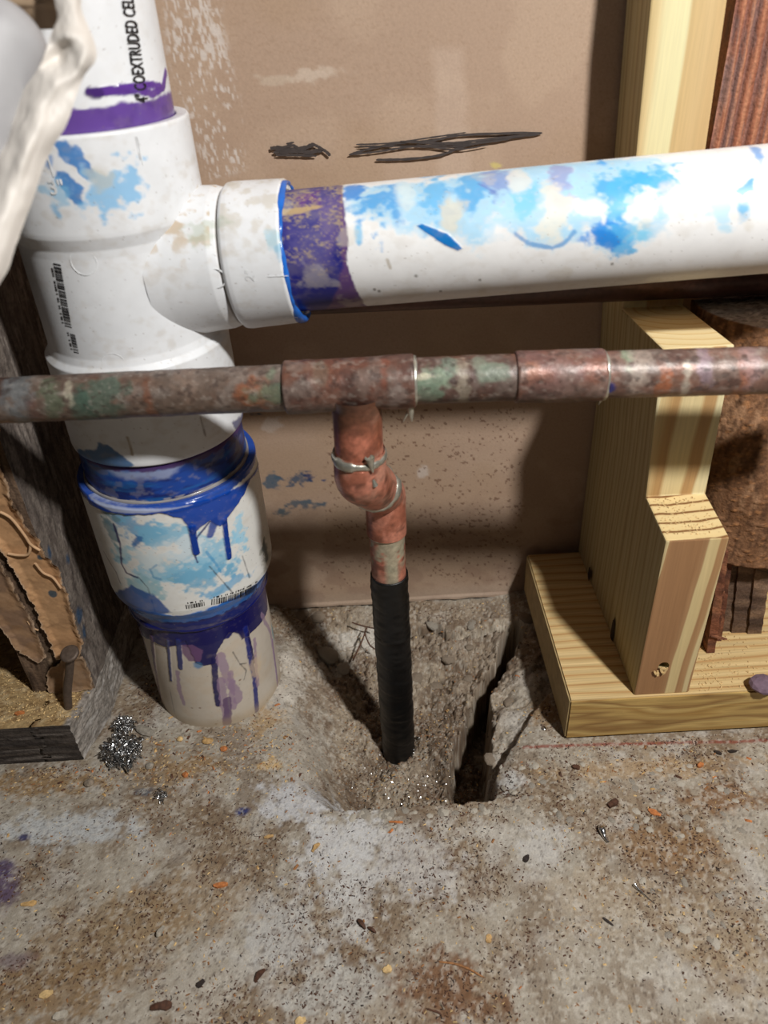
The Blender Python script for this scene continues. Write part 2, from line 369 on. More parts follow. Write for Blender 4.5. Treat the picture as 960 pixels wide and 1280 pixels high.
pf.blob((30, 1047), .005, .003, (44, 44, 92), .9, .6); pf.blob((305, 1014), .008, .004, (38, 52, 110), .9, .8); pf.blob((180, 990), .010, .004, (74, 92, 112), .6, 1.2); pf.blob((20, 1200), .012, .006, (110, 92, 110), .5, 1)
pf.stroke([(655, 934), (740, 931), (840, 929), (930, 927), (965, 925)], .0012, (138, 50, 36), .75, .0008, .001, tex=.5)
pf.put(.40*sstep(.56, .64, n3)*(1-hz)*sstep(.40, .60, n1), (100, 72, 50)); pf.put(.5*sstep(.62, .70, n4), (60, 42, 32)); pf.put(.35*sstep(.58, .66, fbm(PF, 520, 2, 46)), (214, 208, 196))
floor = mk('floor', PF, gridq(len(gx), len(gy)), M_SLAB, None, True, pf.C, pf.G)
tag(floor, None, None, kind='structure')
def floor_z(x, y):
    i = np.clip(np.searchsorted(gx, x), 1, len(gx)-1); j = np.clip(np.searchsorted(gy, y), 1, len(gy)-1)
    return float(Z.reshape(len(gx), len(gy))[i, j])

# --- back wall: brown paper face of the board
wx = axis([(-1.4, 0), (-.30, .03), (-.14, .004), (.17, .0009), (.36, .004), (1.4, .03)])
wz = axis([(-.0075, 0), (.45, .0009), (.6, .01), (1.6, .03)])
XW, ZW = np.meshgrid(wx, wz, indexing='ij'); XW = XW.ravel(); ZW = ZW.ravel()
PW = np.stack([XW, np.zeros_like(XW), ZW], -1)
PW[:, 1] = (fbm(PW, 9, 2, 51)-.5)*.003 - .0015*(ZW < -.004)
PW[:, 2] += np.where(ZW < -.005, (fbm(PW, 90, 3, 52)-.5)*.004, 0)
fw = Flat(PW, XW, ZW, lambda x, y: aty(x, y, 0)[[0, 2]]); pw = Paint(fw, (174, 149, 129), .1)
w1 = fbm(PW, 20, 4, 53); pw.put(.35*sstep(.45, .6, w1), (192, 168, 146)); pw.put(.35*sstep(.55, .4, fbm(PW, 12, 3, 54)), (166, 139, 112))
pw.put(.22*sstep(.62, .72, fbm(PW, 900, 2, 55)), (146, 118, 94))
st = fbm(PW*np.array([3.2, 1, .8]), 300, 3, 56); big = fbm(PW, 40, 3, 57)
def zone(px):
    Pp = pw.pts(px); idx = pw.near(Pp, .01); return idx, 1-sstep(-.004, .003, pw.dist(Pp, idx, True)+.004*pw.n2[idx])
idx, m = zone([(205, -10), (275, -10), (283, 60), (300, 130), (306, 210), (262, 225), (225, 120), (205, 60)])
pw.put(.8*m*sstep(.50, .60, st[idx]*.65+big[idx]*.35), (212, 203, 196), idx=idx)
idx, m = zone([(540, 60), (580, 60), (590, 230), (548, 230)]); pw.put(.28*m, (205, 184, 168), idx=idx)
pw.blob((395, 95), .018, .004, (206, 190, 174), .6, 1.6); pw.blob((345, 100), .012, .003, (196, 180, 162), .5, 1.6); pw.blob((530, 590), .006, .006, (196, 182, 172), .8, 1.4); pw.blob((340, 530), .008, .008, (196, 182, 172), .6, 1.6)
for p, ru, rs, c in [((372, 598), .014, .006, (52, 78, 104)), ((385, 596), .006, .004, (36, 54, 96)), ((340, 603), .008, .008, (66, 92, 112)), ((378, 630), .015, .005, (58, 86, 104)), ((405, 600), .004, .002, (40, 62, 104)), ((352, 640), .006, .004, (70, 92, 104)), ((322, 517), .006, .002, (50, 80, 100)), ((620, 208), .004, .002, (206, 190, 120))]:
    pw.blob(p, ru, rs, c, .85, 2.0)
sp = fbm(PW*np.array([1.25, 1, .85]), 400, 2, 58); idx, m = zone([(410, 505), (660, 505), (650, 740), (520, 720), (400, 740)])
pw.put(.65*m*sstep(.65, .70, sp[idx]), (96, 62, 46), idx=idx)
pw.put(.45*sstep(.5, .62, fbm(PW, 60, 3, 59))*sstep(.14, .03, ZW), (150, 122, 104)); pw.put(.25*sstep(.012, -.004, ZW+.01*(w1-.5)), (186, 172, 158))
wall = mk('wall_back', PW, gridq(len(wx), len(wz))[:, ::-1], M_PAPER, None, True, pw.C, pw.G); tag(wall, None, None, kind='structure')
# grey board core behind the paper
bm_v = [(-1.4, .004, -.0075), (1.4, .004, -.0075), (1.4, .016, -.0075), (-1.4, .016, -.0075), (-1.4, .004, 1.6), (1.4, .004, 1.6), (1.4, .016, 1.6), (-1.4, .016, 1.6)]
BOXQ = [(0, 3, 2, 1), (4, 5, 6, 7), (0, 1, 5, 4), (1, 2, 6, 5), (2, 3, 7, 6), (3, 0, 4, 7)]
mk('board_core', bm_v, BOXQ, M_PALE, wall, False)
# marker scribbles: thin ink strokes on the paper
def ribbon(pts, w, off=0.0012, wn=None):
    pts = np.array(pts, float); V = []; n = len(pts)
    for i in range(n):
        d = pts[min(i+1, n-1)]-pts[max(i-1, 0)]; d /= np.linalg.norm(d)+1e-9; nn = np.array([-d[1], d[0]])
        ww = w*(wn[i] if wn is not None else 1)
        for sg in (-1, 1):
            p = pts[i]+nn*sg*ww; V.append((p[0], -off, p[1]))
    return V, [(2*i, 2*i+2, 2*i+3, 2*i+1) for i in range(n-1)]
def smoothp(px, k=10):
    px = np.array(px, float); t = np.linspace(0, len(px)-1, (len(px)-1)*k+1)
    i = np.clip(t.astype(int), 0, len(px)-2); f = (t-i)[:, None]
    a = px[np.maximum(i-1, 0)]; b = px[i]; c = px[i+1]; d = px[np.minimum(i+2, len(px)-1)]
    return .5*((2*b)+(-a+c)*f+(2*a-5*b+4*c-d)*f*f+(-a+3*b-3*c+d)*f**3)
def scribble(name, lines):
    parts = []
    for i, (px, w) in enumerate(lines):
        q = smoothp(px); pp = np.array([aty(a, b, 0)[[0, 2]] for a, b in q]); wn = .75+.5*rng.random(len(pp))
        wn[:3] *= [.5, .8, .9]; wn[-3:] *= [.9, .7, .3]
        parts.append(ribbon(pp, w*.78, .0018+.00008*i, wn))
    V, Q = joinm(parts); return mk(name, V, Q, M_MARKER, wall, False)
scribble('marker_scribble', [([(338, 185), (352, 184), (380, 189), (405, 187)], .0013), ([(342, 190), (360, 187), (385, 183), (393, 179)], .0013), ([(345, 193), (372, 193), (396, 194)], .0009),
    ([(345, 187), (365, 181), (378, 186), (390, 180), (400, 184), (408, 189), (413, 194)], .0011), ([(350, 190), (370, 188), (388, 190), (398, 186)], .0013), ([(358, 179), (368, 177)], .0006)])
scribble('marker_scribble', [([(436, 193), (455, 187), (500, 178), (540, 175), (580, 168), (677, 165)], .0008), ([(445, 180), (490, 178), (540, 171), (582, 165)], .0006), ([(470, 199), (510, 198), (550, 193), (580, 182), (620, 174), (677, 166)], .0009),
    ([(438, 192), (470, 189), (520, 182), (600, 178), (640, 172)], .0007), ([(448, 182), (500, 182), (560, 183), (600, 178)], .0006), ([(500, 176), (560, 178), (620, 172), (660, 168)], .0008), ([(520, 180), (570, 186), (610, 180)], .0005)])

# ================================================================== WHITE DRAIN PIPE (one glued run)
DX, DY = -.1335, -.088
drain = empty('drain_pipe', 'white plastic stack with a branch pipe to the right, smeared blue and purple at joints', 'pipe')
def zc(y, x, r):      # height on the stack's surface seen at a pixel
    c = Cyl((DX, DY, 0), (DX, DY, 1), [(0, r), (1, r)], 4, 2, 1); return c.uv(x, y)[1]
def stack(prof, **k): return Cyl((DX, DY, 0), (DX, DY, 1), prof, **k)
def finish(name, c, p, mat=M_PVC, parent=drain, h=True):
    P = c.P + (c.nrm*p.H[:, None] if h else 0)
    return mk(name, P, c.Q, mat, parent, True, p.C, p.G, p.M)
WHITE = (226, 228, 231)
def grime(p, a=.25, c=(176, 160, 136), th=.62):
    p.put(a*.8*sstep(th-.06, th+.16, p.n2*.5+p.n1*.5+.5+.06), c); p.put(.45*sstep(.80, .86, p.n3+.5), (120, 104, 86))
# upper pipe
c = stack([(.372, .0415), (.372, .0425), (.50, .0425)], nf=200); p = Paint(c, WHITE, .2)
PUR = (92, 56, 142); PURD = (62, 38, 100)
def ring(p, z0, z1, col, a=1, **k): p.poly([(-.3, z0), (.3, z0), (.3, z1), (-.3, z1)], col, a, raw=True, **k)
zr = .392
ring(p, zr-.02, zr+.0095, PUR, .97, warp=.002, gloss=.8); p.put(.35*sstep(.02, .25, p.n2)*(c.s < zr+.009), PURD)
p.stroke([(112, 116), (140, 113), (170, 112), (190, 118), (203, 108), (207, 90)], .0018, PUR, 1, .0004, .0012, .8, .0003)
p.stroke([(114, 116), (122, 116)], .0024, PURD, .8, .0006, .001, .8)
p.stroke([(150, 110), (185, 106), (200, 106)], .0014, PUR, 1, .0004, .001, .8, .0003)
grime(p, .12)
upper = finish('upper_pipe', c, p)
c = stack([(.4995, .0425), (1.2, .0425)], nf=40, nb=30, step=.01); p = Paint(c, WHITE, .2); finish('upper_pipe', c, p)
# tee body
zb = .3487
c = stack([(.372, .0428), (.3915, .0428), (.392, .0432), (.3922, .0484), (.391, .049), (zb+.002, .0495), (zb, .0493), (zb-.006, .0470), (zb-.010, .0467), (.288, .0470), (.284, .0480), (.281, .0505), (.2285, .0512), (.2262, .0508), (.2258, .0445), (.21, .0445)], nf=260)
p = Paint(c, WHITE, .2); B1 = (42, 120, 190); B2 = (120, 186, 224); BD = (16, 52, 140); NV = (24, 26, 96)
p.poly([(62, 178), (80, 176), (100, 188), (114, 205), (118, 222), (108, 226), (90, 212), (72, 196)], B1, .92, .0006, .003, .3, tex=.5)
p.poly([(68, 214), (84, 218), (105, 236), (102, 256), (92, 258), (78, 240), (66, 228)], B1, .92, .0006, .003, .3, tex=.5)
p.poly([(50, 190), (62, 194), (64, 214), (54, 220)], B1, .7, .0008, .003, tex=1); p.blob((135, 245), .016, .013, (104, 178, 226), .75, 2.2); p.blob((125, 222), .007, .007, (190, 190, 178), .6, 1.5); p.blob((70, 270), .004, .005, (90, 168, 216), .7, 1.6); p.blob((68, 240), .008, .008, B2, .6, 2)
p.poly([(95, 560), (120, 562), (124, 552), (135, 556), (168, 582), (150, 590), (100, 580)], (34, 96, 150), .9, .0006, .002, .3)
p.poly([(290, 528), (310, 510), (312, 560), (285, 556), (296, 540)], NV, .8, .001, .002, .3)
p.stroke([(159, 547), (164, 562), (165, 568)], .0007, (150, 128, 96), .8); p.stroke([(251, 522), (257, 545)], .0005, (110, 100, 96), .7); p.stroke([(173, 173), (178, 200)], .0003, (140, 138, 138), .7)
grime(p, .3); p.blob((255, 265), .012, .012, (188, 160, 118), .7, 2); p.blob((130, 480), .02, .01, (190, 180, 165), .3, 2)
tee = finish('tee_fitting', c, p); body = c
# branch neck and hub
BA = np.array([DX, DY, .3205]); BB = np.array([.25, -.1175, .3418]); BDir = (BB-BA)/np.linalg.norm(BB-BA)
nk = [(.026, .0398), (.034, .0384), (.042, .0374), (.050, .0366), (.058, .0360), (.0625, .0345), (.0632, .0330), (.0640, .0352), (.0655, .0366), (.068, .0369), (.0935, .0359), (.0945, .0352), (.0948, .0308), (.08, .0305)]
c = Cyl(BA, BB, nk, nf=240); p = Paint(c, WHITE, .2)
def su(px, r=None): return c.uv(*px)[1]
grime(p, .3); m = sstep(.47, .62, fbm(c.P, 150, 5, 66))*sstep(.2, .9, (c.nrm@np.array([0, -.2, 1])))
p.put(.7*m*(c.s < .06), (186, 158, 116)); p.put(.35*m*(c.s > .066), (176, 158, 120)); p.blob((250, 290), .008, .012, (170, 180, 160), .5, 2); p.blob((336, 300), .006, .005, (150, 196, 214), .6, 2); p.blob((350, 315), .006, .004, (120, 180, 214), .5, 2)
p.put((np.abs(c.s-.0633) < .0006)*.6, (150, 140, 128))
neck = finish('branch_hub', c, p, parent=drain); hubc = c
# branch pipe
c = Cyl(BA, BB, [(.085, .0295), (.086, .0302), (.60, .0302)], nf=230, step=.0007); p = Paint(c, (236, 236, 236), .25)
p.poly([(425, 235), (470, 232), (560, 222), (600, 215), (660, 208), (700, 203), (760, 200), (830, 196), (845, 230), (838, 270), (815, 300), (785, 314), (750, 314), (735, 292), (720, 300), (700, 308), (660, 306), (640, 290), (620, 280), (600, 312), (570, 300), (540, 290), (510, 292), (470, 280), (440, 270)], (150, 205, 236), .8, .004, .010, .2, tex=.9)
for q in [((470, 255), .016, .012, (70, 156, 220)), ((540, 240), .022, .01, (98, 176, 226)), ((590, 235), .016, .014, (80, 164, 220)), ((445, 240), .008, .010, (44, 128, 210)), ((620, 225), .015, .008, (130, 150, 200)), ((760, 240), .022, .012, (56, 158, 232)), ((780, 230), .016, .012, (84, 176, 236)), ((660, 250), .012, .010, (120, 196, 236)), ((820, 235), .012, .016, (70, 170, 234)), ((770, 265), .008, .016, (84, 176, 234)), ((700, 215), .02, .006, (150, 160, 205)), ((755, 290), .008, .012, (44, 136, 220)), ((780, 300), .012, .008, (80, 170, 226)), ((800, 285), .010, .006, (120, 196, 230))]:
    p.blob(*q, .85, 2.0)
for q in [((565, 270), .014, .007, (214, 208, 190)), ((690, 265), .016, .010, (226, 222, 208)), ((745, 260), .008, .008, (240, 240, 236)), ((805, 262), .010, .010, (240, 240, 236)), ((650, 225), .012, .006, (220, 220, 214)), ((510, 240), .012, .006, (206, 222, 226)), ((850, 250), .01, .012, (226, 224, 216))]: p.blob(*q, .8, 1.6)
p.poly([(520, 282), (528, 280), (560, 292), (579, 311), (572, 314), (552, 304)], (26, 116, 190), 1, .0003, .0006, .7, .0003)
p.poly([(735, 285), (760, 290), (775, 300), (765, 314), (745, 305)], (40, 130, 214), .85, .001, .003, .4)
p.stroke([(645, 293), (660, 304), (690, 310), (705, 305), (718, 290)], .0009, (60, 140, 206), .7, .0006, .001); p.stroke([(598, 230), (618, 240)], .0006, (90, 120, 190), .5)
p.poly([(925, 232), (940, 224), (942, 238), (928, 246), (918, 240)], (50, 150, 220), .9, .0008, .003); p.blob((928, 262), .007, .005, (90, 176, 224), .9, 1); p.blob((945, 188), .012, .003, (90, 150, 214), .8, 1.2); p.blob((905, 262), .012, .006, (170, 216, 240), .7, 1.6)
p.blob((448, 292), .005, .003, (120, 190, 230), .8, .8); p.stroke([(484, 325), (488, 335)], .0007, (160, 145, 120), .6)
for q in [(468, 362), (474, 364), (551, 364), (520, 345), (600, 350), (765, 330)]: p.blob(q, .0012, .001, (110, 104, 96), .8, .5)
sB = lambda x, y: c.uv(x, y)[1]
s1 = c.uv(430, 300)[1]; s2 = c.uv(440, 370)[1]
p.poly([(360, 228), (428, 232), (430, 260), (436, 300), (433, 330), (438, 345), (448, 365), (460, 388), (470, 400), (360, 400)], (86, 50, 112), .97, .0004, .0012, .5)
p.poly([(355, 226), (426, 230), (426, 290), (428, 330), (424, 352), (416, 372), (408, 396), (355, 400)], (30, 36, 120), .95, .0008, .002, .5)
p.poly([(360, 228), (424, 234), (420, 270), (414, 320), (420, 335), (380, 340), (364, 330)], (92, 84, 142), .7, .003, .006, .1, tex=.8)
p.poly([(395, 250), (428, 245), (430, 300), (410, 320), (400, 280)], (116, 96, 146), .5, .003, .005, tex=.9)
p.blob((384, 252), .010, .007, (104, 60, 132), .8, 1.4); p.blob((382, 270), .008, .01, (60, 60, 130), .6, 1.4)
m = sstep(.50, .72, fbm(c.P, 800, 4, 71)*.6+fbm(c.P, 160, 3, 73)*.4+.06*sstep(0, 1, c.nrm[:, 2])); zz = (c.s < s1)
p.put(.75*m*zz*sstep(-.5, .3, c.nrm[:, 2]), (176, 156, 122)); p.blob((376, 262), .002, .012, (186, 160, 118), .9, 1.5)
p.put(.35*sstep(.60, .68, fbm(c.P, 60, 5, 72)), (208, 200, 184)); grime(p, .2)
bp_ = finish('branch_pipe', c, p); brc = c
# blue cement bead at the hub mouth
def bead(cy, s0, r0, rt, name, mat, col, parent, amp=.4, na=220, seed=3, sk=0.):
    a = np.linspace(0, 2*math.pi, na, endpoint=False); b = np.linspace(0, 2*math.pi, 14, endpoint=False)
    A, B = np.meshgrid(a, b, indexing='ij'); A = A.ravel(); B = B.ravel()
    q = np.stack([np.cos(A), np.sin(A), 0*A], -1)
    w = rt*(1+amp*2*(fbm(q, 2.2, 4, seed)-.5)*2); ww = s0+sk*np.cos(A)+(fbm(q, 1.5, 3, seed+1)-.5)*rt*1.5
    nr = np.cos(A)[:, None]*cy.e1+np.sin(A)[:, None]*cy.e2
    V = cy.A+cy.d*(ww+np.cos(B)*w*1.2)[:, None]+nr*(r0+np.sin(B)*w*.8)[:, None]
    C = np.zeros((len(V), 3))+lin(col)
    C *= (.75+.5*fbm(V, 300, 3, seed+5))[:, None]
    i = np.arange(na); j = np.arange(14); I, J = np.meshgrid(i, j, indexing='ij')
    Q = np.stack([I*14+J, ((I+1) % na)*14+J, ((I+1) % na)*14+(J+1) % 14, I*14+(J+1) % 14], -1).reshape(-1, 4)
    return mk(name, V, Q, mat, parent, True, C, .9, 0)
b = bead(hubc, .0948, .0340, .0019, 'cement_bead', M_PVC, (38, 104, 196), drain, .5); b['label'] = 'glossy bright blue cement bead round the branch socket mouth'
# pipe stub painted blue between tee and coupling
c = stack([(.197, .0494), (.224, .0490), (.2265, .0480)], nf=240); p = Paint(c, (24, 66, 148), .5)
p.put(.9*sstep(.45, .6, fbm(c.P*np.array([1, 1, 3]), 60, 4, 81)), (20, 34, 96)); p.put(.5*sstep(.48, .7, fbm(c.P*np.array([1, 1, 4]), 50, 4, 82)), (40, 112, 176)); p.poly([(130, 585), (230, 580), (210, 598), (150, 598)], (150, 160, 190), .8, .002, .003)
p.put(.5*sstep(.55, .66, fbm(c.P, 160, 4, 83)), (120, 120, 140)); ring(p, .222, .228, (70, 42, 96), .9, warp=.003, gloss=.5); p.put((c.s < .2035)*.6*sstep(.4, .6, p.n1+.5), (176, 168, 158))
finish('socket_pipe', c, p)
# coupling
c = stack([(.17, .0482), (.2005, .0495), (.2012, .0504), (.2014, .0538), (.2000, .0545), (.19, .0548), (.122, .0548), (.118, .0542), (.112, .0512), (.106, .0492), (.100, .0484), (.098, .0478), (.098, .045)], nf=300, step=.0005)
p = Paint(c, (226, 226, 222), .3)
for q in [((170, 660), .018, .012, (92, 156, 200)), ((200, 668), .020, .012, (120, 184, 216)), ((150, 690), .010, .010, (170, 204, 214)), ((205, 710), .028, .014, (150, 198, 220)), ((250, 700), .024, .02, (130, 190, 220)), ((255, 725), .016, .012, (110, 172, 206)), ((180, 735), .014, .010, (150, 190, 200)), ((140, 665), .006, .016, (110, 140, 150)), ((300, 660), .006, .014, (150, 208, 236)), ((170, 675), .004, .006, (40, 96, 160)), ((335, 700), .01, .018, (170, 170, 160)), ((280, 735), .02, .004, (120, 176, 214)), ((332, 690), .004, .012, (60, 84, 90))]: p.blob(*q, .8, 2.2)
for q in [((225, 690), .016, .010, (226, 230, 230)), ((190, 700), .012, .008, (222, 226, 224))]: p.blob(*q, .7, 2.2)
p.stroke([(196, 706), (188, 712), (192, 722), (200, 724)], .0008, (90, 150, 190), .7, .0006, .001)
ring(p, .1965, .204, (0, 66, 160), .97, warp=.0025, gloss=.9, h=.0003)
p.poly([(112, 630), (150, 642), (200, 642), (226, 648), (236, 660), (240, 668), (250, 660), (262, 650), (275, 658), (290, 640), (312, 600), (322, 585), (322, 575), (240, 628), (160, 636), (110, 622)], (0, 62, 158), .98, .0005, .0012, .95, .0006)
p.stroke([(240, 660), (243, 680), (245, 690)], .0021, (0, 52, 142), 1, .0004, .0004, .95, .0009); p.stroke([(280, 650), (283, 675), (286, 696)], .0019, (0, 52, 142), 1, .0004, .0004, .95, .0009)
p.stroke([(268, 652), (263, 668)], .0025, (16, 60, 150), .9, .0008, .001, .9); p.stroke([(262, 652), (246, 672)], .0006, NV, .9, .0003, .0003)
p.stroke([(142, 655), (150, 680), (152, 705), (158, 716), (172, 722)], .0009, (50, 40, 90), .85, .0004, .0008, .8); p.stroke([(130, 690), (145, 715), (150, 728)], .0006, (70, 50, 70), .6); p.stroke([(172, 720), (185, 735), (194, 765)], .0004, (60, 64, 80), .7); p.stroke([(262, 708), (290, 740)], .0004, (50, 50, 60), .7); p.stroke([(303, 695), (312, 722)], .0004, (50, 50, 60), .6); p.stroke([(258, 690), (270, 705), (276, 715)], .0009, (70, 150, 200), .7); p.stroke([(244, 695), (247, 703)], .0005, NV, .9)
p.poly([(110, 620), (140, 632), (190, 636), (240, 630), (190, 640), (140, 638)], (196, 204, 222), .7, .0006, .0008)  # thin pale crescent: the rim's highlight, painted into the colour
p.poly([(150, 752), (180, 762), (220, 770), (270, 757), (300, 742), (330, 720), (345, 690), (350, 740), (330, 760), (240, 790), (160, 780), (140, 750)], (20, 104, 190), .97, .0008, .002, .8, .0002)
p.poly([(140, 740), (165, 732), (195, 745), (215, 766), (160, 764)], (24, 78, 150), .9, .0008, .002, .6)
ring(p, .095, .1085, (26, 32, 104), .95, warp=.004, gloss=.8); p.put(.2*sstep(.26, .34, p.n3), (150, 160, 190)); grime(p, .2)
coup = finish('coupling', c, p); cpl = c
# dusty joint ring on coupling
b = bead(cpl, .2014, .0498, .0011, 'joint_ring', M_PVC, (150, 146, 144), drain, .5, 200, 9)
b = bead(cpl, .0985, .0472, .0020, 'cement_bead', M_PVC, (22, 30, 100), drain, .5, 220, 14); b['label'] = 'thick dark blue cement bead under the coupling'
# lower pipe with drips
c = stack([(-.02, .0458), (.105, .0458)], nf=300, step=.0005); p = Paint(c, (204, 194, 180), .2)
p.put(.4*sstep(.5, .65, p.n2+.5), (206, 188, 166)); ring(p, .083, .12, (26, 28, 98), .98, warp=.004, gloss=.85)
DK = (24, 24, 86); LP = (150, 124, 152)
p.poly([(160, 745), (250, 755), (345, 715), (334, 762), (314, 790), (302, 800), (298, 792), (285, 790), (272, 812), (268, 828), (255, 832), (245, 828), (232, 800), (210, 810), (190, 800), (175, 790)], DK, .98, .0005, .0014, .85, .0005)
p.poly([(226, 806), (240, 806), (254, 812), (250, 826), (236, 826), (228, 816)], (112, 78, 118), .85, .0006, .0012, .4)
for L, w, col_ in [([(268, 820), (269, 850), (273, 880)], .0022, DK), ([(306, 785), (312, 820), (318, 850), (321, 888)], .0019, (28, 40, 120)), ([(309, 790), (314, 810), (317, 828)], .0011, DK), ([(223, 800), (226, 835)], .0018, (40, 50, 110)), ([(210, 800), (214, 850)], .0012, (60, 66, 110)), ([(190, 795), (196, 845), (203, 885)], .0017, (96, 72, 98)), ([(176, 785), (190, 860), (200, 890)], .0012, (90, 64, 84)), ([(340, 800), (350, 885)], .0010, (64, 44, 110))]:
    p.stroke(L, w, col_, .95, .0004, .0006, .8, .0005)
for L, w in [([(275, 820), (285, 850), (298, 868), (297, 875)], .0032), ([(276, 850), (280, 880), (284, 902)], .0028), ([(288, 840), (292, 885)], .0022), ([(222, 840), (224, 862), (230, 880)], .0016), ([(318, 800), (320, 835), (322, 856)], .0016), ([(326, 768), (338, 790), (344, 830), (351, 888)], .0018)]:
    p.stroke(L, w, LP, .75, .0005, .0012, .3)
p.stroke([(284, 875), (285, 890), (284, 905)], .0030, (96, 70, 112), .8, .0005, .001, .4); p.blob((248, 832), .004, .004, (70, 130, 180), .8, .8); p.blob((341, 790), .004, .010, (130, 170, 180), .8, .8); p.blob((320, 835), .008, .014, (214, 190, 158), .6, 1.5)
p.stroke([(212, 860), (218, 890), (225, 908)], .0003, (90, 80, 76), .6); p.stroke([(291, 815), (300, 830), (308, 838), (305, 850)], .0004, (60, 60, 60), .7); p.stroke([(300, 830), (308, 829)], .0004, (60, 60, 60), .7)
for q in [(334, 875), (337, 886), (250, 885), (240, 885), (270, 905), (300, 850)]: p.blob(q, .0012, .0008, (130, 100, 80), .8, .5)
p.put(.6*sstep(.012, .0, c.s+.01*(p.n2)), (170, 150, 120)); grime(p, .2)
finish('lower_pipe', c, p)

# writing and moulded marks on the plastic
def text_mesh(txt, size):
    cu = bpy.data.curves.new('t', 'FONT'); cu.body = txt; cu.size = size; cu.resolution_u = 3; cu.offset = size*.018
    o = bpy.data.objects.new('t', cu); COL.objects.link(o); dg = bpy.context.evaluated_depsgraph_get(); dg.update()
    me = bpy.data.meshes.new_from_object(o.evaluated_get(dg)); V = np.array([v.co[:] for v in me.vertices]); Q = [tuple(p.vertices) for p in me.polygons]
    bpy.data.objects.remove(o); bpy.data.curves.remove(cu); bpy.data.meshes.remove(me)
    return V[:, :2], Q
def on_cyl(cy, V2, Q, org, xdir, name, mat, parent, off=.00018, sx=1, r=None):
    """bend flat outlines onto a round body; xdir: unit (u,s) vector along the text"""
    xd = np.array(xdir, float); xd /= np.linalg.norm(xd); yd = np.array([-xd[1], xd[0]])
    q = org+np.outer(V2[:, 0]*sx, xd)+np.outer(V2[:, 1], yd)
    return mk(name, cy.pt(q[:, 0], q[:, 1], off, r), Q, mat, parent, False)
upc = stack([(.39, .0425), (.6, .0425)], nf=4, nb=2)
V, Q = text_mesh('4" COEXTRUDED CELLULAR CORE', .0085)
a0 = upc.uv(184, 127); a1 = upc.uv(166, 4)
wl = 0
V1, _ = text_mesh('4" COEXTRUDED CEL', .0085)
k = np.linalg.norm(a1-a0)/V1[:, 0].max()
on_cyl(upc, V*[1, 1.15], Q, a0, a1-a0, 'printed_text', M_INK, upper, .0007, k*1.05)
hb = stack([(.3487, .0495), (.391, .049)], nf=4, nb=2)
V, Q = text_mesh('3"', .0085); on_cyl(hb, V, Q, hb.uv(63, 243), (1, 0), 'moulded_mark', M_EMB, tee, .0004)
hh = Cyl(BA, BB, [(.066, .0367), (.094, .0360)], nf=4, nb=2)
V, Q = text_mesh('2"', .0065); on_cyl(hh, V, Q, hh.uv(318, 352), (0, -1) if False else hh.uv(318, 340)-hh.uv(318, 352), 'moulded_mark', M_EMB, neck, .0003)
def line_mark(cy, p0, p1, w, mat, parent, name='moulded_line', off=.0003):
    a = cy.uv(*p0); b_ = cy.uv(*p1); d = b_-a; n = np.array([-d[1], d[0]])/np.linalg.norm(d)*w; k = 8
    q = np.array([a+d*t+n*sg for t in np.linspace(0, 1, k) for sg in (-1, 1)])
    return mk(name, cy.pt(q[:, 0], q[:, 1], off), [(2*i, 2*i+2, 2*i+3, 2*i+1) for i in range(k-1)], mat, parent, False)
line_mark(hb, (57, 188), (67, 221), .0004, M_EMB, tee); line_mark(hb, (172, 170), (179, 206), .0002, M_EMB, tee)
line_mark(hh, (335, 346), (360, 345), .0002, M_EMB, neck); line_mark(hh, (350, 397), (372, 398), .0004, M_EMB, neck)
def circ_mark(cy, cpx, r, parent, rad=None):
    cc = cy.uv(*cpx); pa = []
    for i in range(36):
        t = 2*math.pi*i/36
        for rr, of in ((r-.00035, 0), (r, .00045), (r+.00035, 0)): pa.append((cc[0]+rr*math.cos(t), cc[1]+rr*math.sin(t), of))
    pa = np.array(pa); V = cy.pt(pa[:, 0], pa[:, 1], pa[:, 2]-.0001, rad)
    Q = [(3*i+j, 3*((i+1) % 36)+j, 3*((i+1) % 36)+j+1, 3*i+j+1) for i in range(36) for j in (0, 1)]
    mk('moulded_circle', V, Q, M_EMB, parent, True)
bd = stack([(.29, .0469), (.34, .0467)], nf=4, nb=2)
circ_mark(bd, (104, 328), .0062, tee); circ_mark(bd, (142, 456), .0062, tee)
nk_c = Cyl(BA, BB, [(.036, .0372), (.060, .0352)], nf=4, nb=2); circ_mark(nk_c, (268, 350), .0050, neck)
def barcode(cy, p0, p1, hgt, parent, n=34):
    a = cy.uv(*p0); b_ = cy.uv(*p1); d = b_-a; L = np.linalg.norm(d); d = d/L; nn = np.array([-d[1], d[0]]); V = []; Q = []
    x = 0; r = random.Random(5)
    while x < L:
        w = r.choice([.0003, .0003, .0006, .0008]); h0 = 0; h1 = hgt
        q = [a+d*x+nn*h0, a+d*(x+w)+nn*h0, a+d*(x+w)+nn*h1, a+d*x+nn*h1]
        i = len(V); V += q; Q.append((i, i+1, i+2, i+3)); x += w+r.choice([.0003, .0004, .0007])
        if r.random() < .55:
            q = [a+d*x+nn*(hgt+.0006), a+d*(x+.0006)+nn*(hgt+.0006), a+d*(x+.0006)+nn*(hgt+.0018), a+d*x+nn*(hgt+.0018)]
            i = len(V); V += q; Q.append((i, i+1, i+2, i+3))
    V = np.array(V); o = mk('printed_barcode', cy.pt(V[:, 0], V[:, 1], .0002), Q, M_INK, parent, False); return o
barcode(bd, (90, 410), (76, 332), .0042, tee); barcode(bd, (99, 442), (94, 418), .0032, tee)
cpb = stack([(.11, .0548), (.2, .0548)], nf=4, nb=2)
barcode(cpb, (264, 756), (320, 737), .0045, coup); barcode(cpb, (233, 761), (256, 757), .0034, coup)
at_base(drain, (DX, DY, 0))

